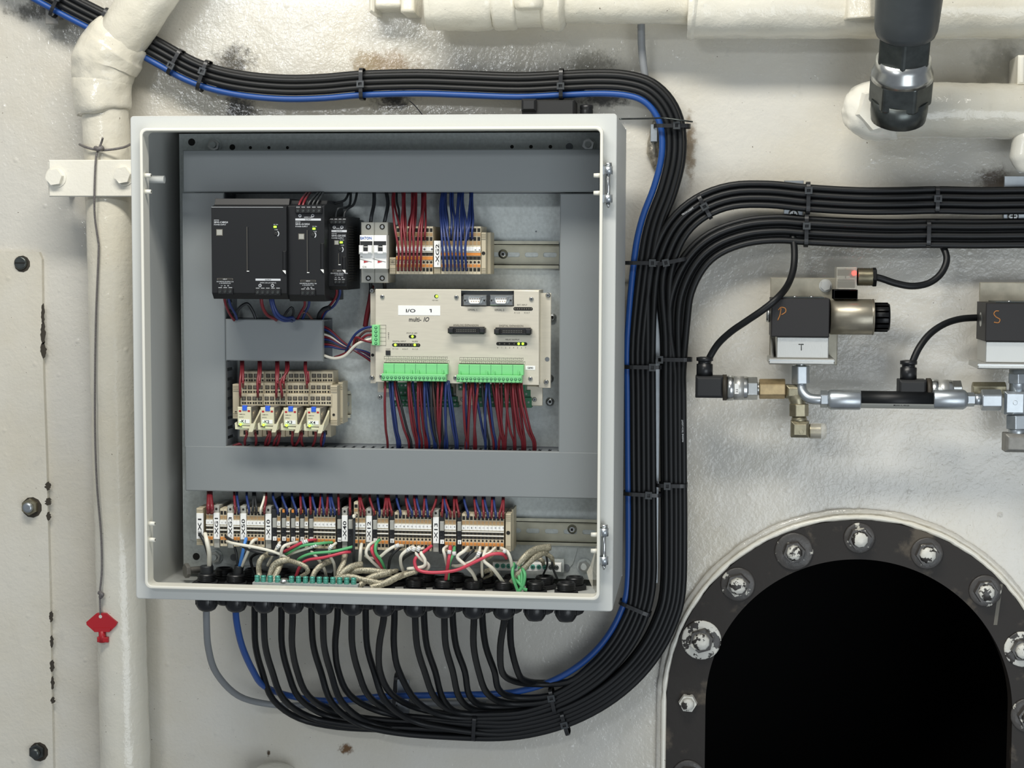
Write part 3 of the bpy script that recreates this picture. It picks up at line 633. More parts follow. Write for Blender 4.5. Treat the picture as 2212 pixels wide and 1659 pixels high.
rowsB = [(493, 501, 'hole'), (503, 510, 'tan'), (512, 520, 'hole'), (521, 529, 'tan'), (533, 542, 'white'), (544, 545, 'line'), (546, 552, 'bar'), (554, 561, 'dark'), (563.5, 569, 'dot'), (571, 577, 'orange'), (579, 586, 'hole')]
clampblock(ut, ut, 841, 855, 556, 592, YT+.002, holepx=(566, 3)); 
terminals(ut, ut, 856, 937, 10, YT, rowsA, (489, 592), 895, numbers=['', '-', '', '+', '', '+', '', '+', '', '+'], ny=540)
clampblock(ut, ut, 937, 952, 520, 592, YT+.001, label='-XG2', ly=(520, 577)); 
terminals(ut, ut, 953, 1040, 10, YT, rowsB, (489, 592), 995, numbers=['', '-', '', '-', '', '-', '', '', '-', '-'], ny=540)
clampblock(ut, ut, 1039, 1050, 502, 592, YT+.002, holepx=(547, 4)); clampblock(ut, ut, 1051, 1060, 502, 592, YT+.022, m='beige2', ribs=False)
# lower strip
YL = .074
lt = thing('terminal_strip', 'long lower strip of beige and black terminal blocks with handwritten white markers', 'terminal strip', P(770, 1180, YL))
ZR = 450
rL = [(1103, 1111, 'hole'), (1113, 1120, 'tan'), (1122.5, 1132, 'white'), (1134.5, 1136, 'line'), (1137.5, 1142, 'dark'), (1143, 1144.5, 'line'), (1146, 1151, 'dark'), (1152.5, 1157, 'dot'), (1159, 1165, 'orange'), (1166.5, 1173, 'hole')]
yb_ = (1098, 1179)
def dy(x): return (x-450)*.0195
def lowclamp(x0, x1, lab=None):
    e = dy((x0+x1)/2)*1.0
    clampblock(lt, lt, x0, x1, 1092+e, 1183+e, YL+.001, m='greyp', label=lab, ly=(1108+e, 1164+e), ribs=False, holepx=(1099+e, 2.6), nm='end_bracket')
def blackblk(x0, x1, num=None, top=1078, orange_=True):
    e = dy((x0+x1)/2); mb = MB(); mb.pb(x0+.3, 1098+e, x1-.3, 1186+e, YL-.001, BK, 'black', .0005); mb.pb(x0+.8, top+e, x1-.8, 1100+e, YL+.016, BK, 'black', .0008)
    mb.pb(x0+1.5, 1117+e, x1-1.5, 1137+e, YL-.006, YL, 'greyp', .0006)
    if orange_: mb.pb(x0+3, 1097+e, x1-3, 1104+e, YL-.0015, YL, 'orange')
    mb.pb(x0+2, 1141+e, x1-4, 1145+e, YL-.002, YL, 'blackmatt'); mb.pb(x0+2, 1148+e, x1-4, 1152+e, YL-.002, YL, 'blackmatt')
    o = mb.build('fuse_terminal', lt, lt)
    if num: q = MB(); q.pb(x0+2.5, 1156.5+e, x1-1, 1165+e, YL-.0035, YL, 'label'); q.text(num, (x0+x1)/2+.5, 1163.5+e, YL-.0037, 4.6, 'ink', al='c'); q.build('number', o, lt)
clampblock(lt, lt, 424, 439, 1098, 1178, YL+.002, label='EX1', ly=(1109, 1164)); 
terminals(lt, lt, 445, 461, 2, YL, rL, yb_, ZR, numbers=['1', '2'], ny=1130)
lowclamp(461, 474, '-XG1'); terminals(lt, lt, 475, 491, 2, YL, rL, yb_, ZR, numbers=['1', '2'], ny=1130.5); lowclamp(491, 504, '-XG3')
terminals(lt, lt, 504, 519, 2, YL, rL, yb_, ZR); lowclamp(519, 532, '-X50'); terminals(lt, lt, 533, 573, 5, YL, rL, yb_, ZR, numbers='12345', ny=1131.5); lowclamp(573, 586, '-X10')
for i, (a, n1, n2) in enumerate(((587, '1', '2'), (607, '3', '4'), (627, '5', '6'), (646.5, '7', '8'))): blackblk(a, a+11, n1, orange_=i > 0); terminals(lt, lt, a+11.2, a+19.4, 1, YL, rL, yb_, ZR, numbers=[n2], ny=1133)
blackblk(666, 677, '9'); terminals(lt, lt, 677, 727, 6, YL, rL, yb_, ZR, numbers=['10', '11', '12', '13', '14', '15'], ny=1134.5); blackblk(727, 737.5, '16'); lowclamp(738, 751, '-X40'); blackblk(751, 762)
rT = [(1086-3, 1093-3, 'hole'), (1095-3, 1101-3, 'tan')]+rL
terminals(lt, lt, 764, 774, 1, YL, rT, (1078, 1179), ZR, numbers=['2'], ny=1136); terminals(lt, lt, 775, 790, 2, YL, rL, yb_, ZR, numbers='34', ny=1136.5); lowclamp(790.5, 803.5, '-X12'); blackblk(804, 815, '1')
terminals(lt, lt, 815, 840, 3, YL, rL, yb_, ZR, numbers='234', ny=1137); blackblk(840.5, 852, '5'); terminals(lt, lt, 852, 935, 10, YL, rL, yb_, ZR, numbers=['6', '7', '8', '9', '10', '11', '12', '13', '14', '15'], ny=1139); lowclamp(935, 948, '-X13')
blackblk(948.5, 960, '1'); terminals(lt, lt, 960.5, 986, 3, YL, rL, yb_, ZR, numbers='234', ny=1140); blackblk(986.3, 997, '5'); terminals(lt, lt, 997.5, 1091, 11, YL, rL, yb_, ZR, numbers=['6', '7', '8', '9', '10', '11', '12', '13', '14', '15', '16'], ny=1142)
clampblock(lt, lt, 1091.5, 1104, 1110, 1192, YL, holepx=(1151, 4.5)); clampblock(lt, lt, 1104, 1109, 1100, 1190, YL+.02, ribs=False)
# ------------------------------------------------------------------ controller
ct = thing('io_controller', 'brushed metal controller box with green plug connectors and a white sticker', 'controller', P(1000, 832, .09))
CYF = .066; YB2 = .120
mb = MB(); mb.pb(800, 625, 812, 828, YB2-.03, YB2-.028, 'brushed', .0004); mb.pb(1164, 633, 1190, 838, YB2-.03, YB2-.028, 'brushed', .0004); mb.build('mounting_ear', ct, ct)
cut0, cut1, cuty = 996, 1110, 662
mb = MB(); y2 = CYF+.0012
mb.prism([(P(x, y, CYF).x, P(x, y, CYF).z) for x, y in ((811, 624.5), (996, 625), (996, 662), (1110, 662), (1110, 627), (1164, 628.5), (1164, 832), (811, 825))], CYF, y2, 'brushed')
q0, q1 = P(811, 725, CYF).x, P(1164, 725, CYF).x; zt1, zb1 = P(990, 626, CYF).z, P(990, 828, CYF).z
for q in ((q0, zb1, q0+.001, zt1), (q1-.001, zb1, q1, zt1), (q0, zt1-.001, q1, zt1), (q0, zb1, q1, zb1+.001)): mb.box(q[0], y2, q[1], q[2], YB2, q[3], 'brushed')
mb.build('cover', ct, ct, bevel=.0005)
mb = MB(); mb.pb(996, 627, 1110, 664, CYF+.012, CYF+.014, 'duct_side'); mb.pb(996, 640, 1110, 664, CYF+.0005, CYF+.012, 'blackmatt'); mb.build('serial_recess', ct, ct)
for a in (1001, 1058):
    mb = MB(); yy = CYF-.001; mb.pb(a, 637, a+50, 660, yy, yy+.004, 'steel', .0008)
    n = 20; c0 = P(a+25, 648, yy)
    def dsh(s_): return [(c0.x+x*s_*(yy-CY)/F, c0.z+z*s_*(yy-CY)/F) for x, z in ((-15, 7), (15, 7), (16.5, 4), (13, -7), (10, -8.5), (-10, -8.5), (-13, -7), (-16.5, 4))]
    mb.ring(dsh(1), dsh(.84), yy-.006, yy, 'steel'); mb.prism(dsh(.84), yy-.004, yy, 'label')
    for r, cnt in ((-2.5, 5), (3, 4)):
        for i in range(cnt): mb.disc(a+25+(i-(cnt-1)/2)*5, 648+r, yy-.004, 1.1, 'tan', 6)
    for sgn in (4.5, 46): o = P(a+sgn, 649, yy); mb.cyl((o.x, yy, o.z), (o.x, yy-.004, o.z), .0023, 'steel', n=6); mb.cyl((o.x, yy-.004, o.z), (o.x, yy-.0042, o.z), .0012, 'hole', n=8)
    mb.build('serial_port', ct, ct)
for px, py in ((826, 641), (986, 642), (1148, 646), (984, 816), (1146, 818), (824, 813)): mb = MB(); screw(mb, px, py, CYF, 5, 'steel', .002); mb.build('screw', ct, ct)
for px, py in ((804, 628), (1184, 638), (804, 816), (1180, 825)): mb = MB(); screw(mb, px, py, YB2-.03, 5.5, 'steel', .003); mb.build('screw', ct, ct)
mb = MB(); mb.disc(1182, 776, YB2-.03, 5, 'duct_side'); mb.disc(805, 767, YB2-.03, 3.5, 'hole'); mb.build('ear_hole', ct, ct)
mb = MB(); mb.pb(860, 660, 951, 681, CYF-.0004, CYF, 'label'); mb.text('I/O', 876, 674.5, CYF-.0006, 7, 'ink', wx=1.65, bold=.018); mb.text('1', 927, 674.5, CYF-.0006, 7, 'ink', wx=1.7, bold=.018); mb.pb(927.4, 668.0, 930.8, 669.4, CYF-.0006, CYF-.0005, 'ink'); mb.build('sticker', ct, ct)
mb = MB(); mb.pb(1135, 790, 1156, 799, CYF-.0004, CYF, 'label'); mb.text('5890', 1145.5, 797, CYF-.0006, 4.4, 'ink', al='c'); mb.build('number_sticker', ct, ct)
mb = MB(); e = CYF-.0002
mb.text('multi-', 883, 694.5, e, 9.5, 'ink', wx=.86, bold=.014); mb.text('IO', 914, 694.5, e, 9.5, 'ink', slant=.25, wx=.86, bold=.014)
for s_, x, y, h in (('SERIAL 1', 1010, 671, 4), ('SERIAL 2', 1068, 671.5, 4), ('EXT. INPUT', 1117, 660, 3), ('ANALOG EXPANSION', 979, 704, 3.9), ('DIGITAL EXPANSION', 1078, 705.5, 3.9), ('STATUS LED', 878, 721, 3), ('DIGITAL INPUT', 848, 738.5, 3), ('HI-SPD', 890, 739, 3), ('RELAY OUTPUT', 1092, 735, 3), ('+5V ON', 933, 650, 2.6), ('0 1 2 3', 848, 755, 3), ('4 5 6 7', 869, 755.5, 3), ('0 1 2 3', 891, 755.5, 3), ('0 1 2 3', 1111, 677, 3), ('4 5 6 7', 1132, 677, 3), ('ON/OFF', 833, 755, 2)): mb.text(s_, x, y, e, h, 'printgrey')
for i in range(8): mb.text(str(i), 1074+i*8.6, 752.5, e, 3, 'printgrey')
for x0, x1, y in ((830, 966, 770), (834, 970, 778), (993, 1130, 772.5), (997, 1134, 780.5)):
    for yy in (y, y+5.6): mb.pb(x0, yy, x1, yy+.6, CYF-.0002, CYF, 'printgrey')
    for i in range(17): xx = x0+(x1-x0)*i/16; mb.pb(xx-.3, y, xx+.3, y+6, CYF-.0002, CYF, 'printgrey'); (mb.text(str(i+1), xx+4, y+4.8, e, 3, 'printgrey', al='c', wx=.8) if i < 16 else 0)
for q in ((821, 702, 834, 702.8), (821, 746, 834, 746.8), (833.4, 702, 834, 746.8), (821, 710, 834, 710.5), (821, 719, 834, 719.5), (821, 728, 834, 728.5), (821, 737, 834, 737.5)): mb.pb(*q, CYF-.0002, CYF, 'printgrey')
mb.text('CAN BUS', 840.5, 733, e, 2.6, 'printgrey', rot=1)
mb.build('printing', ct, ct)
def pill(x0, x1, y, h, leds, slots=0):
    mb = MB(); a = P(x0, y, CYF); b = P(x1, y, CYF); hh = h/2*(CYF-CY)/F
    st = [(b.x-hh+hh*math.cos(t), a.z+hh*math.sin(t)) for t in [-PI/2+PI*i/8 for i in range(9)]]+[(a.x+hh+hh*math.cos(t), a.z+hh*math.sin(t)) for t in [PI/2+PI*i/8 for i in range(9)]]
    mb.prism(st, CYF-.0003, CYF, 'hole')
    for i in range(slots): xx = x0+(i+.7)*(x1-x0)/(slots+.4); mb.disc(xx, y, CYF-.0003, h*.22, 'printgrey', 6)
    o = mb.build('led_window', ct, ct)
    for lx in leds: q = MB(); q.disc(lx, y, CYF-.0004, h*.36, 'led_green', 10, .0006); q.build('indicator_light', o, ct)
pill(883, 899, 727, 7.5, (891,)); pill(847, 908, 745, 7.5, (854, 896), 9); pill(1072, 1139, 742.5, 7.5, (1120.5, 1129.5), 6); pill(1109, 1151, 667, 7.5, (), 8); pill(938, 947, 640, 8, (943.5,))
for a, y in ((968, 706), (1068, 708)):
    mb = MB(); mb.pb(a+2, y, a+77, y+16, CYF-.009, CYF, 'black', .0008); mb.pb(a+14, y+4, a+64, y+12, CYF-.0092, CYF-.009, 'hole')
    for i in range(12): mb.disc(a+19+i*3.6, y+6.3, CYF-.0092, .7, 'greyp', 5); mb.disc(a+19+i*3.6, y+9.8, CYF-.0092, .7, 'greyp', 5)
    ob = mb.build('ribbon_socket', ct, ct)
    for s_ in (a-1, a+67): q = MB(); q.pb(s_, y+3, s_+12, y+14, CYF-.015, CYF-.001, 'black', .0012); q.build('latch', ob, ct)
def greenplug(x0, y0, x1, y1, x2, y2_, x3, y3, n):
    mb = MB(); mb.pb(x0, y0, x1, y1, CYF-.010, CYF, 'green', .0006)
    for k in range(1, 6): xx = x0+(x1-x0)*k/6; mb.pb(xx-.3, y0, xx+.3, y1, CYF-.0102, CYF-.010, 'greendark')
    mb.pb(x0+2, y0-2.5, x1, y0, CYF-.001, CYF, 'hole')
    mb.build('plug_header', ct, ct)
    mb = MB(); yy = CYF-.017; mb.pb(x2, y2_, x3, y3, yy, CYF-.004, 'green', .0008)
    for k in (x2+6, x2+(x3-x2)*.455, x2+(x3-x2)*.565, x3-8): mb.pb(k, y2_-9, k+3, y2_, CYF-.0125, CYF-.010, 'green', .0004)
    pl = mb.build('screw_plug', ct, ct); r = 3.2*(yy-CY)/F; c0 = None
    for i in range(n):
        o = P(x2+4.5+(x3-x2-9)*i/(n-1), (y2_+y3)/2-.5, yy)
        if c0 is None:
            q = MB(); q.lathe((o.x, yy, o.z), (0, -1, 0), [(r, 0), (r, .0003), (r*.78, .0003)], 'greendark', n=10); q.lathe((o.x, yy-.0003, o.z), (0, -1, 0), [(r*.7, 0), (r*.5, .0005)], 'green', n=8); q.box(o.x-r*.5, yy-.0009, o.z-r*.1, o.x+r*.5, yy-.0005, o.z+r*.1, 'greendark'); q.box(o.x-r*.5, yy-.0003, o.z-r*1.9, o.x+r*.5, yy, o.z-r*1.7, 'hole')
            c0 = q.build('terminal_screw', pl, ct); xb = o.x; zb9 = o.z
        else: copyto(c0, pl, Vector((o.x-xb, 0, o.z*0)))
greenplug(828, 786, 967, 808, 824, 808, 963, 823.5, 16); greenplug(990, 788, 1131, 810, 986, 810.5, 1127, 826.5, 16)
mb = MB(); mb.pb(803, 702, 819, 746, CYF-.006, CYF+.02, 'green', .0006); sp = mb.build('screw_plug', ct, ct)
for i in range(5): q = MB(); o = P(812, 708+i*8.4, CYF-.006); q.lathe((o.x, CYF-.006, o.z), (0, -1, 0), [(.0019, 0), (.0019, .0003), (.0014, .0003)], 'greendark', n=10); q.lathe((o.x, CYF-.0062, o.z), (0, -1, 0), [(.0012, 0), (.0009, .0006)], 'green', n=8); q.build('terminal_screw', sp, ct)
mb = MB(); mb.pb(833, 757, 843, 767.5, CYF-.0015, CYF, 'black', .0005); mb.build('reset_button', ct, ct)
# lower circuit board plate behind
pbd = thing('relay_board', 'metal board with dark green connectors behind and below the controller', 'circuit board', P(1000, 880, .12))
mb = MB(); mb.pb(816, 826, 985, 848, .118, .120, 'brushed'); mb.pb(985, 826, 1170, 876, .1, .102, 'brushed', .0004); mb.pb(1138, 834, 1172, 876, .096, .1, 'brushed', .0005); mb.build('board_plate', pbd, pbd)
for q in ((828, 825, 970, 840, .080), (853, 838, 975, 858, .100), (858, 856, 988, 874, .095), (848, 868, 990, 879, .092), (990, 828, 1135, 844, .080), (1020, 842, 1146, 860, .094), (1025, 858, 1148, 880, .090)):
    mb = MB(); mb.pb(*q[:4], q[4], q[4]+.02, 'greendark', .0006)
    for i in range(int((q[2]-q[0])/8.6)): mb.disc(q[0]+5+i*8.6, (q[1]+q[3])/2, q[4], 2.3, 'steel', 8)
    mb.build('connector_row', pbd, pbd)
for px, py in ((821, 858), (1000, 863), (1155, 863)): mb = MB(); screw(mb, px, py, .0955 if px > 1100 else .098, 5, 'steel', .002); mb.build('screw', pbd, pbd)
for px, py in ((1188, 868), (1193, 686), (1187, 818)):
    mb = MB(); o = P(px, py, PLY-.002); mb.lathe((o.x, PLY-.0015, o.z), (0, -1, 0), [(.0058, 0), (.0056, .001), (.0045, .0014), (.0045, .0038), (.003, .0045)], 'steel', n=18); mb.disc(px, py, PLY-.006, 3, 'hole', 8); s_ = mb.build('screw', None, None); s_.parent = mp; s_.location = Vector(en.location)*-1
# ------------------------------------------------------------------ relays and their sockets
rs = thing('relay_socket_rack', 'beige four unit rack of relay sockets with three tiers of clamps', 'relay socket', P(610, 945, .11))
for (y0, y1, yf_) in ((802, 829, .098), (827, 854, .088), (851, 877, .078)):
    for u in range(4):
        xa = 519+u*49.5+(3 if yf_ > .09 else (1.5 if yf_ > .08 else 0)); mb = MB(); xb_ = xa+48.8
        mb.pb(xa, y0, xb_, y1, yf_, BK, 'beige2', .0008)
        for k in range(4):
            cx_ = xa+7.5+k*11.6
            mb.pb(cx_-4.6, y0+5.5, cx_+4.6, y0+14, yf_-.0003, yf_, 'holebrown', .0002); mb.pb(cx_-2.6, y0+6.5, cx_+2.6, y0+12.5, yf_-.0006, yf_, 'printgrey'); mb.pb(cx_-3.6, y0+17.5, cx_-.4, y0+21.5, yf_-.0003, yf_, 'hole'); mb.pb(cx_+1.2, y0+17.5, cx_+4.8, y0+21.5, yf_-.0003, yf_, 'hole')
        mb.build('clamp_tier', rs, rs)
for u in range(4):
    mb = MB(); xa = 517+u*49.5; mb.pb(xa, 876, xa+48.5, 944, .098, BK, 'beige2', .001); mb.pb(xa+9, 930, xa+19, 939, .0977, .098, 'hole'); mb.pb(xa+31, 930, xa+41, 939, .0977, .098, 'hole'); mb.build('socket_base', rs, rs)
clampblock(rs, rs, 502, 517, 830, 905, .085, holepx=(891, 3)); clampblock(rs, rs, 713, 729, 833, 920, .080, holepx=(896, 3)); clampblock(rs, rs, 730, 741, 826, 915, .10)
for u in range(4):
    rl = thing('plug_in_relay', ['leftmost clear relay, its sticker marked -K1', 'second clear relay from the left, its sticker marked -K2', 'third clear relay from the left, its sticker marked -K3', 'rightmost clear relay, its sticker marked -K4'][u], 'relay', (0, 0, 0), 'relays with blue tabs')
    dx = u*49.7; xa = 513+dx; dyv = u*1.0; rl.location = P(xa+14, 920+dyv, .06); yf_ = .045
    mb = MB(); x0, x1 = P(xa, 900, yf_).x, P(xa+29, 900, yf_).x; z1, z0 = P(xa+14, 879+dyv, yf_).z, P(xa+14, 919+dyv, yf_).z
    mb.box(x0, yf_, z0, x1, yf_+.002, z1, 'cream', .0008)
    for k in (3, 22): mb.pb(xa+k, 886+dyv, xa+k+5, 890+dyv, yf_-.0002, yf_, 'redmark')
    mb.text('OMRON', xa+3, 896+dyv, yf_-.0002, 2.5, 'printgrey'); mb.text('24VDC', xa+3, 902+dyv, yf_-.0002, 2.5, 'printgrey'); mb.build('front_plate', rl, rl)
    mb = MB(); mb.box(x0+.0005, yf_+.002, z0, x1-.0005, .098, z1-.0005, 'clear'); mb.build('clear_case', rl, rl)
    mb = MB(); mb.box(x0+.003, yf_+.012, z0+.005, x1-.004, .09, z1-.006, 'darksteel'); mb.cyl((x1-.004, .07, (z0+z1)/2), (x1-.0015, .07, (z0+z1)/2), .005, 'brass', n=12); mb.build('coil', rl, rl)
    mb = MB(); mb.pb(xa+10, 876+dyv, xa+20, 887+dyv, yf_-.0012, yf_+.003, 'bluetab', .0006); mb.build('test_tab', rl, rl)
    mb = MB(); mb.pb(xa+3.5, 906+dyv, xa+26, 914+dyv, yf_-.0006, yf_, 'label'); mb.text('-K%d' % (u+1), xa+5, 913+dyv, yf_-.0008, 6.2, 'ink', wx=1.1, bold=.018); mb.build('sticker', rl, rl)
    mb = MB(); q = P(xa+6.5, 917+dyv, .0425); mb.lathe(q, (0, -1, 0), [(.0015, -.001), (.0014, .001), (.0007, .0018)], 'led_green', n=10); mb.build('indicator_light', rl, rl)
    mb = MB(); c = 'cream'; ya = yf_+.004
    # retaining clip: left ear, lower bar, long right arm running back to the socket
    def slab(pts, ya_, yb2): mb.prism([(P(x+dx, y+dyv, ya_).x, P(x+dx, y+dyv, ya_).z) for x, y in pts], ya_, yb2, c)
    slab([(507, 914), (511, 911), (513, 922), (535, 924), (535, 929), (508, 927)], ya, ya+.004); slab([(523, 920), (543, 921), (543, 926), (523, 925)], ya-.003, ya); slab([(538, 928), (541, 915), (551, 915), (548, 927), (545, 933), (537, 933)], ya-.004, ya)
    xr = P(549+dx, 915, yf_).x; n = 4
    arm = [(ya, P(549+dx, 914+dyv, ya).z), (ya, P(549+dx, 928+dyv, ya).z), (.075, P(549+dx, 916+dyv, ya).z), (.098, P(549+dx, 884+dyv, ya).z), (.098, P(549+dx, 874+dyv, ya).z), (.075, P(549+dx, 896+dyv, ya).z)]
    k = len(arm); mb.add([(xr-.0022, y, z) for y, z in arm]+[(xr, y, z) for y, z in arm], [tuple(range(k-1, -1, -1)), tuple(range(k, 2*k))]+[(i, (i+1) % k, k+(i+1) % k, k+i) for i in range(k)], c)
    mb.build('retaining_clip', rl, rl)
# ------------------------------------------------------------------ cable glands through the floor of the cabinet
GF, GB = .080, .120            # depth of the front and back row
zfl = zb+.003
def gland(px, Y, label, inner=True, cable=True):
    x = P(px, 1300, Y).x; g = thing('cable_gland', label, 'cable gland', (x, Y, zb-.030), 'black cable glands along the cabinet floor')
    mb = MB(); mb.cyl((x, Y, zfl+.001), (x, Y, zfl+.006), .0165, 'black', n=6, rot=.2); mb.build('lock_nut', g, g, bevel=.0006)
    mb = MB(); pr = [(.0112, 0)]
    for k in range(4): pr += [(.0112, .0065+k*.0022), (.0122, .0072+k*.0022), (.0112, .0082+k*.0022)]
    pr += [(.0105, .0165), (.0085, .0165), (.0080, .004)]; mb.lathe((x, Y, zfl), (0, 0, 1), pr, 'rubber', n=24); mb.build('threaded_sleeve', g, g)
    mb = MB(); mb.cyl((x, Y, zb), (x, Y, zb-.007), .0155, 'black', n=6, rot=.2); mb.build('gland_body', g, g, bevel=.0008)
    mb = MB(); mb.lathe((x, Y, zb-.007), (0, 0, -1), [(.0148, 0), (.0150, .010), (.0140, .016), (.0110, .021), (.0065 if cable else .009, .0235)], 'rubber', n=24)
    for k in range(12): a = 2*PI*k/12; mb.box(x+.0143*math.cos(a)-.0008, Y+.0143*math.sin(a)-.0008, zb-.021, x+.0143*math.cos(a)+.0008, Y+.0143*math.sin(a)+.0008, zb-.008, 'rubber')
    mb.build('dome_nut', g, g); return g
front = [447, 510, 571, 633, 698, 761, 829, 896, 959, 1023, 1089, 1156, 1223]
back = [485, 548, 610, 673, 737, 795, 856, 920, 984, 1048, 1108, 1176, 1241]
for i, px in enumerate(front): gland(px, GF, ('black cable gland, %s of the front row from the left' % ORD[i]) if i < 11 else ('empty black cable gland, %s of the front row on the right' % ('second last' if i == 11 else 'last')), cable=i < 11)
for i, px in enumerate(back): gland(px, GB, 'black cable gland, %s of the back row from the left' % ORD[i])
# ------------------------------------------------------------------ outer cables
VY = .276                      # depth of the vertical run
CR = .0045
def off(c, d):                  # shift a pixel polyline sideways by d pixels (positive to the left of travel)
    out = []
    for i, q in enumerate(c):
        a = c[max(i-1, 0)]; b = c[min(i+1, len(c)-1)]; dx, dy_ = b[0]-a[0], b[1]-a[1]; L = math.hypot(dx, dy_)
        out.append((q[0]+dy_/L*d, q[1]-dx/L*d)+tuple(q[2:]))
    return out
TL = [(1391, 640), (1394, 560), (1410, 480), (1436, 410), (1453, 340), (1452, 275), (1433, 228), (1398, 195), (1350, 181), (1290, 178), (1213, 181), (1120, 185), (1000, 181), (900, 178), (783, 181), (700, 188), (620, 190), (540, 184), (470, 171), (410, 150), (350, 117), (290, 84), (220, 48), (150, 12), (60, -38), (-60, -110)]
UR = [(1419, 700), (1423, 620), (1436, 550), (1466, 490), (1515, 447), (1580, 423), (1660, 420), (1745, 428), (1850, 434), (1940, 434), (2023, 432), (2120, 434), (2212, 433), (2400, 432), (2900, 430)]
LR = [(1458, 760), (1460, 690), (1470, 625), (1500, 565), (1545, 525), (1610, 501), (1680, 494), (1745, 498), (1850, 503), (1930, 505), (2004, 504), (2100, 505), (2212, 504), (2400, 502), (2900, 500)]
lanes = [1367, 1378, 1389, 1399, 1410, 1427, 1437.5, 1448, 1458, 1467, 1476]
def run(x0, gY, u, lane, dest, d, Yv, label, yo=0, m='cable', tilt=0, r=CR, jx=None, drop=None, name='control_cable'):
    """one cable from its gland, round the lower loop, up the side and off along its bundle"""
    cx, cy = 1058, 1235; rx = lane-cx+2; ry = 262+98*u; ex = []
    jx = jx if jx else (1000 if x0+tilt+175 < 1005 else max(1085, x0+110+60*u))
    pts = [(x0, 1290, gY), (x0, 1335, gY+.01), (x0+tilt*.5, 1395, gY+(Yv-gY)*.25), (x0+tilt+12, 1450, gY+(Yv-gY)*.5)]
    if jx <= 1060:
        yb3 = cy+ry; g = jx-x0
        yd = drop if drop else yb3-14
        pts += [(x0+tilt+36, 1450+(yd-1450)*.52, gY+(Yv-gY)*.70-yo), (x0+tilt+92, 1450+(yd-1450)*.86, Yv-.004-yo), (x0+tilt+175, yd+2, Yv-yo*.6)]
        xx = x0+tilt+290
        while xx < 1000: pts.append((xx, yd+(yb3-yd)*min(1, (xx-x0)/(1050-x0)), Yv)); xx += 120
        th0 = 0
    else:
        th0 = math.asin(min(.85, (jx-cx)/rx)); ey = cy+ry*math.cos(th0)
        pts += [(x0+(jx-x0)*.22+tilt*.5, 1450+(ey-1450)*.66, gY+(Yv-gY)*.75), (x0+(jx-x0)*.52, ey-3, Yv-.004)]
    th = th0+.05
    while th < PI/2: pts.append((cx+rx*math.sin(th), cy+ry*math.cos(th), Yv)); th += .2
    pts += [(lane+2, 1150, Yv), (lane+1, 1000, Yv), (lane, 850, Yv)]
    pts.append((lane, 730 if dest is not LR else 800, Yv))
    dd = off(dest, d); k = 1 if dest is TL else 1
    Yd = Yv+(.004 if dest is TL else 0)
    pts += [(a, b, Yv+(Yd-Yv)*min(1, i/4)) for i, (a, b) in enumerate(dd[k:])]
    mb = MB(); mb.tube([P(*p) for p in pts], r, m, n=10, k=4); o = solo(mb, name, label, 'cable', 'black cables looping from the glands' if m == 'cable' else None)
    return o
runs = [ # x0, row, tilt
 (550, 1, 4), (570, 0, 6), (608, 1, 2), (632, 0, -2), (673, 1, 8), (698, 0, 4), (729, 1, -10), (760, 0, 2), (790, 1, 6), (829, 0, -20), (852, 1, -2), (897, 0, 8), (916, 1, 12), (960, 0, 6), (978, 1, 14), (1024, 0, -2), (1042, 1, 14), (1090, 0, -18), (1102, 1, 4)]
N = len(runs); printed = {}
# outermost lanes go to the leftmost glands
front_l = lanes[::-1]; rank = [3, 4, 5, 7, 0, 1, 8, 6, 2, 9, 10, 12, 11, 13, 15, 14, 16, 18, 17]; inv = [rank.index(k) for k in range(N)]
for i in range(N):
    gi = inv[i]
    pos = 1-i/(N-1); lane = 1366+pos*111
    if i % 2 == 0: Yv = VY; lane = front_l[min(10, round(i/2*10/9))]
    else: Yv = VY+.0085; lane = front_l[min(10, round((i-1)/2*10/9))]-5.5
    if lane > 1424 or True:
        if i < 6: dest, j, n_ = LR, i, 6
        elif i < 13: dest, j, n_ = UR, i-6, 7
        else: dest, j, n_ = TL, i-13, 6
    half = {id(LR): 25, id(UR): 23, id(TL): 22}[id(dest)]
    if dest is TL: d = -22+ (j)*(31/(n_-1))
    else: d = -half+2*half*j/(n_-1)
    x0, row, tilt = runs[gi]; u = .22+.78*(1-i/(N-1)); yo = .013 if rank[gi] < gi-1 else 0
    where = ['lower right', 'upper right', 'top left'][(0 if dest is LR else 1 if dest is UR else 2)]
    ro = run(x0, GB if row else GF, u, lane, dest, d, Yv, 'black cable from the %s gland of the %s row, joining the %s bundle' % (ORD[sum(1 for q in runs[:gi] if q[1] == row)+(0 if row else 2)], 'back' if row else 'front', where), yo=yo, tilt=tilt)
    if i in (0, 12): printed[i] = ro
run(510, GF, .02, 1355.5, TL, 24, VY+.002, 'blue cable from the second front gland running round to the top left bundle', m='cable_blue', jx=1000, drop=1512, tilt=25, name='blue_cable')
mb = MB(); pts = [(446, 1290, GF), (446, 1340, GF+.01), (450, 1400, .13), (468, 1455, .19), (515, 1503, .25), (580, 1521, VY+.012), (650, 1524, VY+.018), (760, 1515, VY+.02), (900, 1520, VY+.02), (1050, 1518, VY+.02)]
mb.tube([P(*p) for p in pts], .0046, 'cable_grey', n=12, k=5); solo(mb, 'grey_cable', 'thick light grey cable dropping from the leftmost gland', 'cable')
mb = MB(); pts = [(1383, -20, .285), (1385, 50, .285), (1386, 100, .29), (1391, 150, .295), (1400, 200, .30), (1420, 260, .305)]
mb.tube([P(*p) for p in pts], .0052, 'cable_grey', n=12, k=5); solo(mb, 'grey_cable', 'light grey cable hanging down behind the top pipe', 'cable')
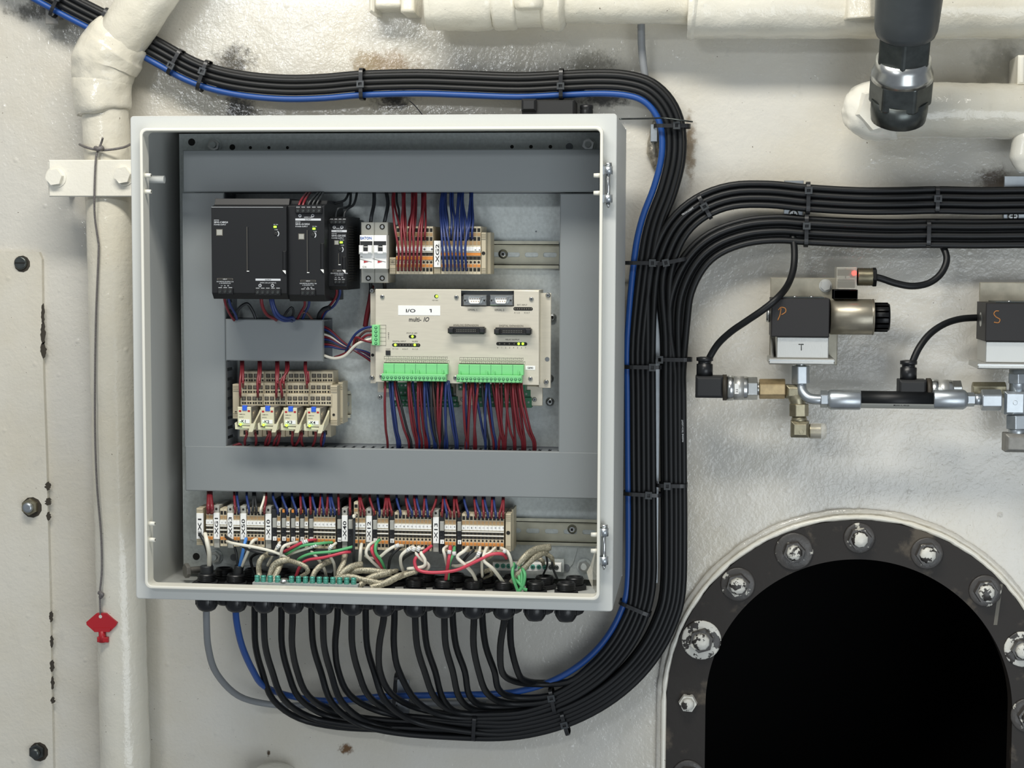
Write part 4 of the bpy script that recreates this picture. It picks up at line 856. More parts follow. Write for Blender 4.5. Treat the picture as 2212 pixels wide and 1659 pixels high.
# printing on some cables
def cableprint(cab, s_, px, py, ang, h, Y):
    vs, fs = textmesh(s_); o = P(px, py, Y); sc = h*(Y-CY)/F/.7; a = math.radians(ang); mb = MB()
    mb.add([(o.x+(v.x*math.cos(a)-v.y*math.sin(a))*sc, Y, o.z+(v.x*math.sin(a)+v.y*math.cos(a))*sc) for v in vs], fs, 'print')
    class Q: location = Vector(cab.location)
    q = mb.build('printed_text', cab, Q)
cableprint(printed[0], 'MARINE TECH LIGHT', 1477, 955, 92, 3.6, VY-CR-.0006)
cableprint(printed[12], 'TECH-LIGHT', 1474, 466, 33, 3.6, VY-CR-.0012)
def strokepath(mb, pts, r, m, y=None): mb.tube([P(*p) for p in pts], r, m, n=5, k=3, fl=.35)
# ------------------------------------------------------------------ cable ties
def tie(cx, cy, ang, half, Yc, label, head=0, dep=.0115, hd=True, wd=.0052):
    c = P(cx, cy, Yc); sc = (Yc-CY)/F; a = math.radians(ang); dirn = Vector((math.cos(a), 0, -math.sin(a))); nrm = Vector((math.sin(a), 0, math.cos(a))); h = half*sc
    t = thing('cable_tie', label, 'cable tie', c-Vector((0, 0, h)), 'black cable ties on the cable bundles'); mb = MB(); n = 28; vs = []; fs = []
    for i in range(n):
        q = 2*PI*i/n; ex = abs(math.cos(q))**.45*math.copysign(1, math.cos(q)); ey = abs(math.sin(q))**.45*math.copysign(1, math.sin(q))
        for th in (0, .0011):
            for s_ in (-wd/2, wd/2): vs.append(c+nrm*(h+th)*ex+Vector((0, 1, 0))*(dep+th)*ey+dirn*s_)
    for i in range(n):
        a0, b0 = i*4, ((i+1) % n)*4; fs += [(a0, a0+1, b0+1, b0), (a0+2, b0+2, b0+3, a0+3), (a0, b0, b0+2, a0+2), (a0+1, a0+3, b0+3, b0+1)]
    mb.add(vs, fs, 'rubber'); mb.build('strap', t, t)
    if hd:
        mb = MB(); hc = c+nrm*head*sc+Vector((0, -dep-.002, 0)); u = dirn*.0050; v = nrm*.0046
        for q0, q1, w0, w1 in ((-1, 1, .45, 1), (-1, 1, -1, -.45), (-1, -.5, -.45, .45), (.5, 1, -.45, .45)):
            p = [hc+u*q0+v*w0, hc+u*q1+v*w0, hc+u*q1+v*w1, hc+u*q0+v*w1]
            mb.add([x+Vector((0, -.002, 0)) for x in p]+[x+Vector((0, .002, 0)) for x in p], [(0, 1, 2, 3), (7, 6, 5, 4), (0, 4, 5, 1), (1, 5, 6, 2), (2, 6, 7, 3), (3, 7, 4, 0)], 'tiehead')
        mb.build('tie_head', t, t)
    return t
Yt = VY+.005
for a in ((128, 4, 28, 36, Yt, 'black cable tie at the top left corner of the photo', 8), (222, 50, 28, 34, Yt, 'black cable tie left of the sloping pipe', 0, .0115, False), (380, 135, 30, 30, Yt, 'black cable tie right of the sloping pipe, nearer the pipe', -10),
          (441, 164, 20, 34, Yt, 'black cable tie above the cabinet, left end of the top bundle', 8, .013), (783, 182, 0, 33, Yt, 'black cable tie on the top bundle above the cabinet centre', -2, .013), (1213, 182, 0, 32, Yt, 'black cable tie on the top bundle above the black knob', -6, .013),
          (1452, 273, 90, 38, Yt, 'black cable tie where the bundle turns down beside the cabinet corner', 10, .014), (1390, 568, 90, 42, Yt, 'left black cable tie of the top pair on the vertical bundle', 20, .014), (1447, 566, 78, 36, Yt, 'right black cable tie of the top pair on the vertical bundle', -8, .014),
          (1390, 792, 90, 40, Yt, 'left black cable tie of the middle pair on the vertical bundle', 20, .014), (1458, 776, 90, 36, Yt, 'right black cable tie of the middle pair on the vertical bundle', -32, .014),
          (1388, 1066, 92, 40, Yt, 'left black cable tie of the lower pair on the vertical bundle', 14, .014), (1452, 1047, 90, 32, Yt, 'right black cable tie of the lower pair on the vertical bundle', -10, .014),
          (1372, 1312, 112, 36, Yt, 'black cable tie where the vertical bundle starts to curve', 0, .014, False), (1195, 1512, -12, 28, Yt, 'upper black cable tie on the lower loop, right side', 10, .014), (1221, 1560, -16, 26, Yt, 'lower black cable tie on the lower loop, right side', 0, .014),
          (1026, 1570, 3, 28, Yt, 'black cable tie at the lowest point of the loop', 14, .014, False), (857, 1490, 4, 40, Yt, 'black cable tie under the centre of the cabinet', 0, .016, False),
          (1745, 428, 0, 33, Yt, 'black cable tie on the upper right bundle, above the first hose', 15, .014), (1741, 498, 0, 34, Yt, 'black cable tie on the lower right bundle, above the first hose', 9, .014), (1522, 447, -30, 28, Yt, 'black cable tie on the bend of the upper right bundle', 0, .013),
          (2023, 432, 0, 27, Yt, 'black cable tie on the upper right bundle, right part', 2, .013), (2004, 505, 0, 27, Yt, 'black cable tie on the lower right bundle, right part', 0, .013, False)): tie(*a)
# ------------------------------------------------------------------ metal cable supports on the wall
def support(label, q, Y, m='zinc', name='cable_support', extra=None):
    t = thing(name, label, 'bracket', P((q[0]+q[2])/2, q[3], Y)); mb = MB(); mb.pb(*q, Y, Y+.0025, m, .0006); mb.build('support_strip', t, t)
    mb = MB(); x0, x1 = q[0]+2, q[2]-2; mb.pb(x0, (q[1]+q[3])/2-6, x1, (q[1]+q[3])/2+6, Y+.0025, WY, m); mb.build('support_foot', t, t)
    for e in extra or (): mb = MB(); screw(mb, e[0], e[1], Y, e[2], 'steel', .003); mb.build('screw', t, t)
    return t
support('galvanised support strip standing between the two halves of the vertical bundle', (1413, 520, 1425, 1260), VY+.014)
support('metal cable support behind the top bundle, left above the cabinet', (468, 152, 512, 207), VY+.016)
support('metal cable support behind the top bundle, centre above the cabinet', (766, 153, 806, 212), VY+.016)
support('metal cable support behind the top bundle, above the black knob', (1204, 160, 1262, 212), VY+.016)
support('metal cable support between the right bundles, above the first valve', (1693, 390, 1735, 520), VY+.014, extra=((1714, 463, 11),))
support('metal cable support between the right bundles, at the right edge', (2168, 380, 2230, 520), VY+.014, extra=((2188, 467, 12),))
support('metal cable support under the lower loop, below the cabinet', (858, 1468, 884, 1590), VY+.014)
support('metal cable support at the top left corner behind the bundle', (98, 14, 126, 52), VY+.02, m='dullsteel')
t = thing('welded_bracket', 'grey oval welded bracket stub behind the turning bundle', 'bracket', P(1418, 375, WY)); mb = MB()
mb.tube([P(1417, 262, WY-.004), P(1411, 300, WY-.006), P(1412, 330, WY-.006), P(1420, 372, WY-.004)], [.004, .007, .009, .003], 'weld', n=12, k=6); mb.build('weld_bead', t, t, lump=.001, ls=90)
mb = MB(); mb.pb(1405, 268, 1420, 306, VY+.012, WY, 'zinc', .0006); mb.build('lug', t, t)
# ------------------------------------------------------------------ things above the cabinet
t = thing('black_fixture', 'black plastic fixture with a clip, behind the top edge of the cabinet', 'fixture', P(1183, 260, .27)); mb = MB()
mb.pb(1127, 216, 1240, 275, .262, WY, 'blackmatt', .002); mb.build('fixture_body', t, t); mb = MB(); mb.pb(1126, 213, 1158, 240, .255, .262, 'black', .003); mb.build('clip', t, t)
mb = MB(); o = P(1267, 236, .275); mb.lathe((o.x, .275, o.z-.02), (0, 0, 1), [(.009, 0), (.009, .018), (.0085, .020), (.0092, .021), (.0092, .025), (.006, .026)], 'rubber', n=18); solo(mb, 'black_plug', 'short round black plug behind the top right of the cabinet', 'plug')
mb = MB(); mb.tube([P(1338, 257, .20), P(1400, 256, .235), P(1432, 255, .262), P(1465, 259, .258), P(1496, 263, .27)], .0011, 'darksteel', n=6); solo(mb, 'wire_rod', 'thin bent grey wire sticking out past the cabinet corner', 'wire')
mb = MB(); mb.tube([P(885, 218, .28), P(897, 229, .27), P(914, 250, .25)], .0008, 'rubber', n=6); solo(mb, 'tie_tail', 'thin black tie tail hanging above the cabinet', 'cable tie')
# ------------------------------------------------------------------ painted pipes along the top
def hpipe(t, nm, pts, rr, m='pipe', lump=.0012, ls=30, k=10, n=44): mb = MB(); mb.tube(pts, rr, m, n=n, k=k); return mb.build(nm, t, t, lump=lump, ls=ls)
YQ = .255; q = (YQ-CY)/F
tp = thing('overhead_pipe', 'white painted pipe with couplings along the top edge', 'pipe', P(1200, 70, YQ))
hpipe(tp, 'pipe_body', [P(1040, -2, YQ), P(1200, -1, YQ), P(1350, 0, YQ), P(1500, 1, YQ)], 50*q, k=24)
hpipe(tp, 'coupling', [P(938, -2, YQ), P(946, -2, YQ), P(1056, -2, YQ), P(1066, -2, YQ)], [60*q, 67*q, 68*q, 52*q], lump=.0018, k=12)
hpipe(tp, 'end_collar', [P(922, 0, YQ), P(926, 0, YQ), P(942, 0, YQ), P(948, 0, YQ)], [55*q, 63*q, 65*q, 50*q], lump=.0012, k=5)
hpipe(tp, 'tee_body', [P(1064, -2, YQ), P(1074, -2, YQ), P(1112, -2, YQ), P(1120, -2, YQ)], [58*q, 68*q, 66*q, 58*q], lump=.0018, k=8)
hpipe(tp, 'tee_neck', [P(1118, -2, YQ), P(1130, -2, YQ), P(1160, -2, YQ), P(1174, -2, YQ)], [61*q, 60*q, 60*q, 61*q], lump=.001, k=8)
hpipe(tp, 'tee_collar', [P(1170, -2, YQ), P(1180, -2, YQ), P(1212, -2, YQ), P(1224, -2, YQ)], [58*q, 69*q, 68*q, 53*q], lump=.0016, k=8)
hpipe(tp, 'branch_boss', [P(1144, 22, YQ-.035), P(1144, 8, YQ-.035), P(1144, -60, YQ-.035)], [24*q, 33*q, 34*q], lump=.001, k=8)
YB = .262; q = (YB-CY)/F
tp2 = thing('large_overhead_pipe', 'larger white painted pipe running along the top right', 'pipe', P(1850, 83, YB))
hpipe(tp2, 'pipe_body', [P(1492, 14, YB), P(1600, 14, YB), P(1800, 14, YB), P(2000, 14, YB), P(2260, 13, YB), P(2600, 13, YB), P(3000, 13, YB)], 67*q, lump=.0013, k=16)
hpipe(tp2, 'end_collar', [P(1484, 12, YB), P(1489, 12, YB), P(1500, 13, YB), P(1512, 14, YB)], [55*q, 70*q, 71*q, 64*q], lump=.0016, k=5)
mb = MB(); o = P(1862, -20, YB-.045); mb.cyl(P(1862, 44, YB-.030), P(1862, -30, YB-.030), .0285, 'pipe', .0265, n=6, rot=.3); mb.build('hex_nut', tp2, tp2, lump=.001, ls=60, bevel=.002)
t = thing('pipe_bracket', 'white painted bracket lug at the top edge, left of the pipe couplings', 'bracket', P(845, 30, .27))
mb = MB(); mb.pb(803, -30, 872, 17, .27, WY, 'pipe', .004); mb.build('lug', t, t, bevel=.002)
for a in ((796, -30, 808, 26), (864, -30, 896, 27)): mb = MB(); mb.pb(*a, .262, WY, 'pipe', .003); mb.build('rib', t, t, bevel=.002)
YS = .268; q = (YS-CY)/F
tp3 = thing('white_pipe_stub', 'white painted pipe below the dark hydraulic hose, at the right edge', 'pipe', P(2050, 297, YS))
hpipe(tp3, 'pipe_body', [P(1925, 238, YS), P(2050, 239, YS), P(2150, 240, YS), P(2400, 242, YS), P(2900, 244, YS)], 58*q, lump=.0013, k=14)
mb = MB(); mb.lathe(P(1818, 240, YS-.004), (P(1930, 238, YS-.02)-P(1818, 240, YS-.004)), [(.0385*math.sin(PI/2*k/12)+.0004, .045*(1-math.cos(PI/2*k/12))) for k in range(13)]+[(.0388, .052), (.0382, .06), (.0386, .068), (.038, .075)], 'clamp', n=40); mb.build('wrapped_elbow', tp3, tp3, lump=.0045, ls=38)
mb = MB(); mb.cyl(P(1893, 236, YS-.034), P(1900, 236, YS-.052), .030, 'clamp', .027, n=6, rot=.25); mb.build('hex_face', tp3, tp3, lump=.0012, ls=60)
# dark hydraulic hose end
A = P(1940, 262, .190); B = P(1968, -60, .085); ax = (B-A); L = ax.length; ax.normalize()
hh = thing('hydraulic_hose', 'thick dark grey hydraulic hose end with steel nuts in front of the white pipes', 'hose', A)
qq = (.17-CY)/F
def seg(nm, f0, f1, prof, m, n=32, **k): mb = MB(); p0 = A+ax*L*f0; l = L*(f1-f0); mb.lathe(p0, ax, [(r*qq, h*l) for r, h in prof], m, n=n); return mb.build(nm, hh, hh, **k)
seg('elbow_body', 0, .17, [(48, 0), (57, .1), (60, .5), (60, 1)], 'darksteel', lump=.0006)
mb = MB(); mb.cyl(A+ax*L*.13, A+ax*L*.31, 66*qq, 'darksteel', n=6, rot=.9); mb.build('hex_nut', hh, hh, bevel=.003)
seg('collar', .30, .44, [(64, 0), (64, .3), (58, .6), (56, 1)], 'steel')
mb = MB(); mb.cyl(A+ax*L*.42, A+ax*L*.62, 59*qq, 'darksteel', n=6, rot=.4); mb.build('hex_nut', hh, hh, bevel=.003)
seg('ferrule', .58, 1.05, [(52, 0), (60, .04), (64, .12), (66, .3), (69, .7), (71, 1)], 'hosegrey', n=40)
mb = MB(); mb.pb(2199, 118, 2216, 182, .25, WY, 'clamp', .003); solo(mb, 'edge_bracket', 'white painted bracket edge at the upper right border', 'bracket', bevel=.001)
mb = MB(); mb.tube([P(2225, 262, .26), P(2216, 300, .26), P(2212, 340, .26), P(2216, 372, .26)], [.006, .017, .019, .008], 'clamp', n=16, k=6); solo(mb, 'painted_lug', 'white painted lug at the right border above the cable bundle', 'bracket', lump=.001)
# pipe end at the bottom edge
mb = MB(); o = P(590, 1700, .28); mb.lathe((o.x, .285, o.z-.06), (0, 0, 1), [(.034, 0), (.034, .076), (.031, .083), (.022, .088), (.008, .090)], 'clamp', n=28); solo(mb, 'rounded_pipe', 'white painted rounded cap at the bottom edge below the cabinet', 'pipe', lump=.001, ls=60)
# ------------------------------------------------------------------ solenoid valves, sensors, hydraulic hose
def hexn(mb, px0, px1, py, Y, rpx, m, rot=.26, axis='x', n=6):
    q = (Y-CY)/F
    if axis == 'x': a, b = P(px0, py, Y), P(px1, py, Y)
    else: a, b = P(py, px0, Y), P(py, px1, Y)
    mb.cyl(a, b, rpx*q, m, n=n, rot=rot); return mb
def valve(name, label, dx, dyy, letter, full):
    Yb = .232; t = thing('solenoid_valve', label, 'valve', P(1728+dx, 728+dyy, Yb))
    mb = MB(); mb.pb(1666+dx, 645+dyy, 1792+dx, 728+dyy, Yb-.022, .285, 'valve', .0012); mb.build('valve_body', t, t)
    mb = MB()
    if letter == 'P': strokepath(mb, [(1680+dx, 692+dyy, Yb-.0224), (1685+dx, 680+dyy, Yb-.0224), (1687+dx, 666+dyy, Yb-.0224)], .0008, 'orangepen'); strokepath(mb, [(1681+dx, 670, Yb-.0224), (1687, 664, Yb-.0224), (1696, 666, Yb-.0224), (1697, 674, Yb-.0224), (1688, 680, Yb-.0224)], .0008, 'orangepen')
    else: strokepath(mb, [(2158, 672, Yb-.0224), (2151, 672, Yb-.0224), (2147, 678, Yb-.0224), (2152, 685, Yb-.0224), (2160, 690, Yb-.0224), (2157, 697, Yb-.0224), (2147, 696, Yb-.0224)], .0008, 'orangepen')
    mb.build('letter_mark', t, t)
    mb = MB(); hexn(mb, 1655+dx, 1667+dx, 680+dyy, .25, 15, 'steel', n=24); hexn(mb, 1658+dx, 1662+dx, 680+dyy, .25, 16, 'steel', n=24); mb.build('end_plug', t, t)
    mb = MB(); mb.pb(1688+dx, 641.5+dyy, 1780+dx, 645+dyy, Yb-.012, .28, 'darksteel'); mb.build('top_plate', t, t)
    for k in (1717, 1753): mb = MB(); o = P(k+dx, 644+dyy, .225); mb.lathe(o, (0, 0, 1), [(.003, 0), (.003, .002), (.002, .003)], 'steel', n=12); mb.build('screw', t, t)
    if full:
        yc = 684; q = (.25-CY)/F
        mb = MB(); mb.lathe(P(1792, yc, .25), (1, 0, 0), [(36*q, 0), (38*q, .001), (38*q, .054), (37*q, .056), (38.3*q, .056), (38.3*q, .0575)], 'nickel', n=40); mb.build('coil', t, t)
        mb = MB(); mb.lathe(P(1881, yc+1, .25), (1, 0, 0), [(27*q, 0), (27*q, .003), (30*q, .0035), (30.5*q, .021), (28*q, .024), (20*q, .0245)], 'rubber', n=32)
        for k in range(14): a = 2*PI*k/14; o = P(1884, yc+1, .25); mb.box(o.x+.002, o.y+30*q*math.cos(a)-.001, o.z+30*q*math.sin(a)-.001, o.x+.02, o.y+30*q*math.cos(a)+.001, o.z+30*q*math.sin(a)+.001, 'rubber')
        mb.build('coil_nut', t, t)
        mb = MB(); mb.pb(1801, 626, 1853, 646, .235, .268, 'black', .001); mb.build('connector_base', t, t)
        cn = MB(); cn.pb(1807, 577, 1851, 625, .232, .268, 'clearpale', .001); c_ = cn.build('connector_housing', t, t)
        mb = MB(); mb.pb(1811, 582, 1842, 596, .240, .258, 'label'); mb.pb(1826, 580, 1828, 602, .238, .24, 'ink'); mb.pb(1812, 604, 1846, 607, .238, .26, 'greyp'); mb.pb(1811, 608, 1847, 622, .240, .262, 'steel'); mb.pb(1838, 584, 1847, 600, .239, .25, 'label'); mb.build('terminal_insert', c_, t)
        mb = MB(); o = P(1845, 590, .236); mb.lathe(o, (0, -1, 0), [(.0032, 0), (.0026, .002), (.001, .003)], 'led_red', n=12); mb.build('indicator_light', c_, t)
        mb = MB(); o = P(1852, 598, .25); pr = []
        for k in range(10): pr += [(.0112, k*.0021), (.0122, k*.0021+.001)]
        mb.lathe(o, (1, 0, 0), pr, 'olive', n=24); mb.build('threaded_sleeve', t, t)
        mb = MB(); hexn(mb, 1884, 1893, 598.5, .25, 21, 'rubber', n=6); mb.build('gland_nut', t, t, bevel=.001)
    return t
def vbracket(label, dx, dyy, letter):
    t = thing('valve_bracket', label, 'bracket', P(1733+dx, 790+dyy, .26))
    mb = MB(); mb.pb(1663+dx, 600+dyy, 1810+dx, 788+dyy, .288, .291, 'bracket', .001); mb.build('back_plate', t, t)
    mb = MB(); mb.pb(1661+dx, 775+dyy, 1803+dx, 787+dyy, .210, .288, 'alu', .0012); mb.pb(1661+dx, 778+dyy, 1803+dx, 780+dyy, .2096, .210, 'steel'); mb.build('shelf', t, t)
    mb = MB(); a = P(1665+dx, 730+dyy, .288); b = P(1665+dx, 776+dyy, .288); mb.add([(a.x, .288, a.z), (a.x, .288, b.z), (a.x, .212, b.z), (a.x+.002, .288, a.z), (a.x+.002, .288, b.z), (a.x+.002, .212, b.z)], [(0, 1, 2), (5, 4, 3), (0, 3, 4, 1), (1, 4, 5, 2), (2, 5, 3, 0)], 'alu'); mb.build('gusset', t, t)
    mb = MB(); mb.pb(1678+dx, 728+dyy, 1790+dx, 774+dyy, .216, .286, 'alu', .001)
    bl = mb.build('manifold_block', t, t)
    if letter: mb = MB(); strokepath(mb, [(1725, 744, .2158), (1736, 744, .2158)], .0007, 'darksteel'); strokepath(mb, [(1731, 744, .2158), (1731, 757, .2158)], .0007, 'darksteel'); mb.build('letter_mark', bl, t)
    mb = MB(); hexbolt(mb, 1783+dx, 617+dyy, .288, 11, 'alu', h=.006, stud=False, shank='alu'); mb.build('bolt', t, t)
    return t
vbracket('galvanised bracket with block marked T holding the left valve', 0, 0, True); valve('v', 'black valve marked P with steel coil and lit connector', 0, 0, 'P', True)
vbracket('galvanised bracket holding the valve at the right edge', 451, 10, False); valve('v', 'black valve marked S, cut off by the right edge', 463, 10, 'S', True)
# left pressure sensor with its angled plug
YH = .235
def sensor(label, x, y, full):
    t = thing('pressure_sensor', label, 'sensor', P(1560+x, 862+y, YH)); q = (YH-CY)/F
    mb = MB(); mb.pb(1502+x, 813+y, 1562+x, 860+y, YH-.016, YH+.016, 'blackmatt', .003); pg = mb.build('angled_plug', t, t, bevel=.001)
    mb = MB(); o = P(1522+x, 814+y, YH); mb.lathe(o, (0, 0, 1), [(17.5*q, 0), (17.5*q, .017), (14*q, .018), (14*q, .021), (18*q, .0215), (18*q, .026), (10*q, .027)], 'rubber', n=20); mb.build('plug_gland', pg, t)
    mb = MB(); hexn(mb, 1561+x, 1570+x, 837+y, YH, 28, 'holebrown', n=28); mb.build('seal_ring', t, t)
    mb = MB(); mb.lathe(P(1570+x, 838+y, YH), (1, 0, 0), [(24*q, 0), (27*q, .001), (27*q, .008), (25*q, .009), (25.5*q, .010), (25.5*q, .026), (24*q, .0285)], 'steel', n=36); mb.build('sensor_body', t, t)
    mb = MB(); yf_ = YH-26*q
    mb.lathe(P(1585+x, 838+y, YH), (1, 0, 0), [(25.8*q, 0), (25.8*q, .0135)], 'alu', n=36); mb.pb(1587+x, 829+y, 1596+x, 851+y, yf_-.0004, yf_+.004, 'label'); mb.text('3.5', 1594+x, 848+y, yf_-.0006, 4.5, 'ink', rot=1); mb.build('type_label', t, t)
    mb = MB(); hexn(mb, 1614+x, 1636+x, 839+y, YH, 25, 'steel', rot=.5); mb.build('hex_flats', t, t, bevel=.0008)
    return t
sensor('steel pressure sensor with black angled plug, left of the first valve', 0, 0, True)
sensor('steel pressure sensor with black angled plug, half hidden by the hydraulic hose', 440, 8, False)
# brass adapters and fittings under the left valve
t = thing('fitting_cluster', 'brass and steel tee, adapter and elbow below the left valve', 'pipe fitting', P(1725, 948, YH)); q = (YH-CY)/F
mb = MB(); hexn(mb, 1640, 1696, 840, YH, 22, 'brass', rot=.52); mb.build('brass_adapter', t, t, bevel=.0012)
mb = MB(); hexn(mb, 1634, 1642, 840, YH, 14, 'steel', n=20); mb.build('thread', t, t)
mb = MB(); mb.pb(1697, 832, 1730, 862, YH-.010, YH+.010, 'olive', .004); mb.tube([P(1715, 850, YH), P(1722, 862, YH), P(1725, 880, YH)], [.010, .011, .009], 'olive', n=16); mb.build('tee_body', t, t, bevel=.001)
mb = MB(); hexn(mb, 872, 899, 1726, YH, 21, 'olive', axis='z', rot=.4); mb.build('hex_nut', t, t, bevel=.001)
mb = MB(); mb.lathe(P(1726, 912, YH), (0, 0, 1), [(15*q, 0), (17*q, .004), (14*q, .009)], 'olive', n=20); mb.build('cone', t, t)
mb = MB(); mb.pb(1709, 911, 1748, 946, YH-.012, YH+.012, 'olive', .004); mb.disc(1731, 933, YH-.012, 5, 'olive', 12, .0006); mb.build('elbow_body', t, t, bevel=.002)
mb = MB(); pr = []
for k in range(9): pr += [(14.5*q, k*.0018), (16*q, k*.0018+.0009)]
mb.lathe(P(1748, 931, YH), (1, 0, 0), pr, 'olive', n=20); mb.build('outlet_thread', t, t)
mb = MB(); mb.lathe(P(1750, 931, YH), (1, 0, 0), [(17.5*q, 0), (17.5*q, .018), (15*q, .021), (5*q, .022)], 'clearpale', n=24); mb.build('clear_cap', t, t)
# hose between the two fittings
t = thing('hydraulic_hose', 'black hydraulic hose with crimped steel ends between the two valves', 'hose', P(1930, 884, YH-.02)); YV = .222; q = (YV-CY)/F
mb = MB(); hexn(mb, 790, 829, 1729.5, YV+.01, 20, 'zinc', axis='z', rot=.35); mb.build('swivel_nut', t, t, bevel=.0012)
mb = MB(); hexn(mb, 783, 792, 1729.5, YV+.012, 11, 'steel', axis='z', n=18); mb.build('port_thread', t, t)
mb = MB(); mb.tube([P(1730, 826, YV+.010), P(1733, 845, YV+.006), P(1745, 859, YV+.002), P(1762, 863, YV), P(1776, 863, YV)], 11*q, 'zinc', n=18, k=6); mb.build('bent_tube', t, t)
mb = MB(); hexn(mb, 1772, 1788, 862, YV, 19, 'zinc', rot=.5); mb.build('hex_collar', t, t, bevel=.001)
for a, b, s_ in ((1785, 1854, 1), (2090, 2019, -1)):
    mb = MB(); mb.lathe(P(a, 863, YV), (s_, 0, 0), [(14*q, 0), (19*q, .003), (21.5*q, .006), (21.5*q, .043), (20*q, .0445)], 'zinc', n=32); mb.build('ferrule', t, t)
mb = MB(); hz = P(1936, 863.5, YV).z; mb.cyl((P(1852, 864, YV).x, YV, hz), (P(2022, 864, YV).x, YV, hz), 18.5*q, 'cable', n=40); ho = mb.build('hose_body', t, t)
mb = MB()
o1, o2 = P(1856, 872, YV), P(2018, 872, YV)
vs = []; n = 6; R_ = 18.9*q
for k in range(n+1):
    a = math.radians(-22-k*10); dz = R_*math.sin(a); dyq = -R_*math.cos(a); cz = hz; vs += [(o1.x, YV+dyq, cz+dz), (o2.x, YV+dyq, cz+dz)]
mb.add(vs, [(2*k, 2*k+1, 2*k+3, 2*k+2) for k in range(n)], 'greyp')
mb.text('MSHA IC-40/28', 1930, 877, YV-R_*.87, 3.6, 'ink'); mb.build('printed_band', ho, t)
mb = MB(); hexn(mb, 2088, 2104, 863, YV, 15, 'zinc', rot=.5); hexn(mb, 2104, 2120, 863, YV, 12, 'zinc', n=18); mb.build('neck', t, t)
mb = MB(); hexn(mb, 2119, 2162, 864, YV, 23, 'zinc', rot=.52); mb.build('swivel_nut', t, t, bevel=.0014)
t = thing('fitting_cluster', 'steel cross and elbow fittings below the right edge valve', 'pipe fitting', P(2195, 975, YH)); q = (YH-CY)/F
mb = MB(); hexn(mb, 806, 828, 2200, YH, 23, 'zinc', axis='z', rot=.2); mb.build('upper_nut', t, t, bevel=.001)
mb = MB(); hexn(mb, 798, 850, 2198, YH, 17, 'zinc', axis='z', n=24); mb.build('riser', t, t)
mb = MB(); mb.pb(2170, 846, 2216, 896, YH-.013, YH+.013, 'zinc', .003); mb.disc(2193, 870, YH-.013, 5, 'zinc', 12, .0008); mb.build('cross_body', t, t, bevel=.0012)
mb = MB(); hexn(mb, 2100, 2172, 842, YH+.012, 17, 'olive', rot=.5); mb.build('side_nut', t, t, bevel=.001)
mb = MB(); hexn(mb, 896, 926, 2197, YH, 24, 'zinc', axis='z', rot=.3); hexn(mb, 926, 938, 2197, YH, 18, 'zinc', axis='z', n=20); mb.build('lower_nut', t, t, bevel=.001)
mb = MB(); mb.pb(2172, 938, 2240, 978, YH-.016, YH+.014, 'dullsteel', .004); mb.build('elbow_body', t, t, bevel=.001)
# sensor and coil cables
for lab, pts in (('black cable curving down from the lower right bundle to the left pressure sensor', [(1712, 505, .283), (1716, 540, .27), (1714, 580, .255), (1702, 615, .235), (1680, 643, .205), (1650, 668, .203), (1615, 692, .21), (1580, 716, .22), (1552, 742, .23), (1534, 770, YH), (1526, 790, YH)]),
                 ('black cable looping from the valve connector up to the lower right bundle', [(1888, 598, .25), (1905, 602, .25), (1935, 612, .252), (1970, 618, .255), (2005, 612, .262), (2032, 592, .268), (2045, 562, .275), (2038, 535, .283), (2022, 515, .287)]),
                 ('black cable from the right edge valve down to the half hidden sensor', [(2160, 684, .295), (2115, 686, .285), (2075, 689, .275), (2040, 700, .262), (2008, 722, .25), (1985, 752, .24), (1970, 785, YH), (1964, 802, YH)])):
    mb = MB(); mb.tube([P(*p) for p in pts], .0046, 'cable', n=12, k=6); solo(mb, 'sensor_cable', lab, 'cable')
# ------------------------------------------------------------------ wires inside the cabinet
WN = {'R': ('w_red', 'dark red'), 'B': ('w_blue', 'dark blue'), 'K': ('w_black', 'black'), 'W': ('w_white', 'white'), 'P': ('w_pink', 'pink red'), 'G': ('w_green', 'green'), 'S': ('w_sky', 'light blue'), 'N': ('w_brown', 'brown')}
def wires(lst, where, grp, r=.00145, name='wire'):
    cnt = {}; tot = {}
    for c, *_ in lst: tot[c] = tot.get(c, 0)+1
    for c, pts, *o in lst:
        m, cn = WN[c]; k = cnt.get(c, 0); cnt[c] = k+1; rr = o[0] if o else r
        lab = ('%s %s wire from the left %s' % (ORD[k], cn, where)) if tot[c] > 1 else ('only %s wire %s' % (cn, where))
        mb = MB(); mb.tube([P(*p) for p in pts], rr, m, n=7, k=5)
        ob = solo(mb, name, lab, 'wire', grp)
        if len(o) > 1 and o[1]:        # numbered white sleeve on the wire
            a, b = P(*pts[o[1]-1]), P(*pts[o[1]]); 
# above the upper strip
L = []; yt = .105
for (tx, i) in ((849, 0), (869, 1), (871, 2), (893, 3), (896, 4), (915, 5), (917, 6)):
    bx = 860+8.15*i; L.append(('R', [(tx, 415, yt), (tx-1+(i % 2)*3, 440, .088), ((tx+bx)/2-2, 490, .066), (bx+1, 540, .058), (bx, 572, .064), (bx, 584, .073)]))
for (tx, bx) in ((852, 868), (874, 876), (890, 884), (899, 893), (914, 910), (919, 918)): L.append(('R', [(tx, 415, yt), (tx, 440, .096), ((tx+bx)/2+1, 480, .075), (bx, 505, .066), (bx, 518, .072)]))
for (tx, bx) in ((873, 876), (895, 884), (912, 910)): L.append(('R', [(tx, 415, .11), (tx, 440, .102), (bx, 480, .085), (bx, 498, .073)]))
L.append(('K', [(857, 415, .11), (857, 435, .1), (862, 460, .085), (860, 500, .073)]))
L.sort(key=lambda w_: w_[1][-1][0]); wires(L, 'above the upper terminal strip', 'wires on the upper terminal strip')
L = []
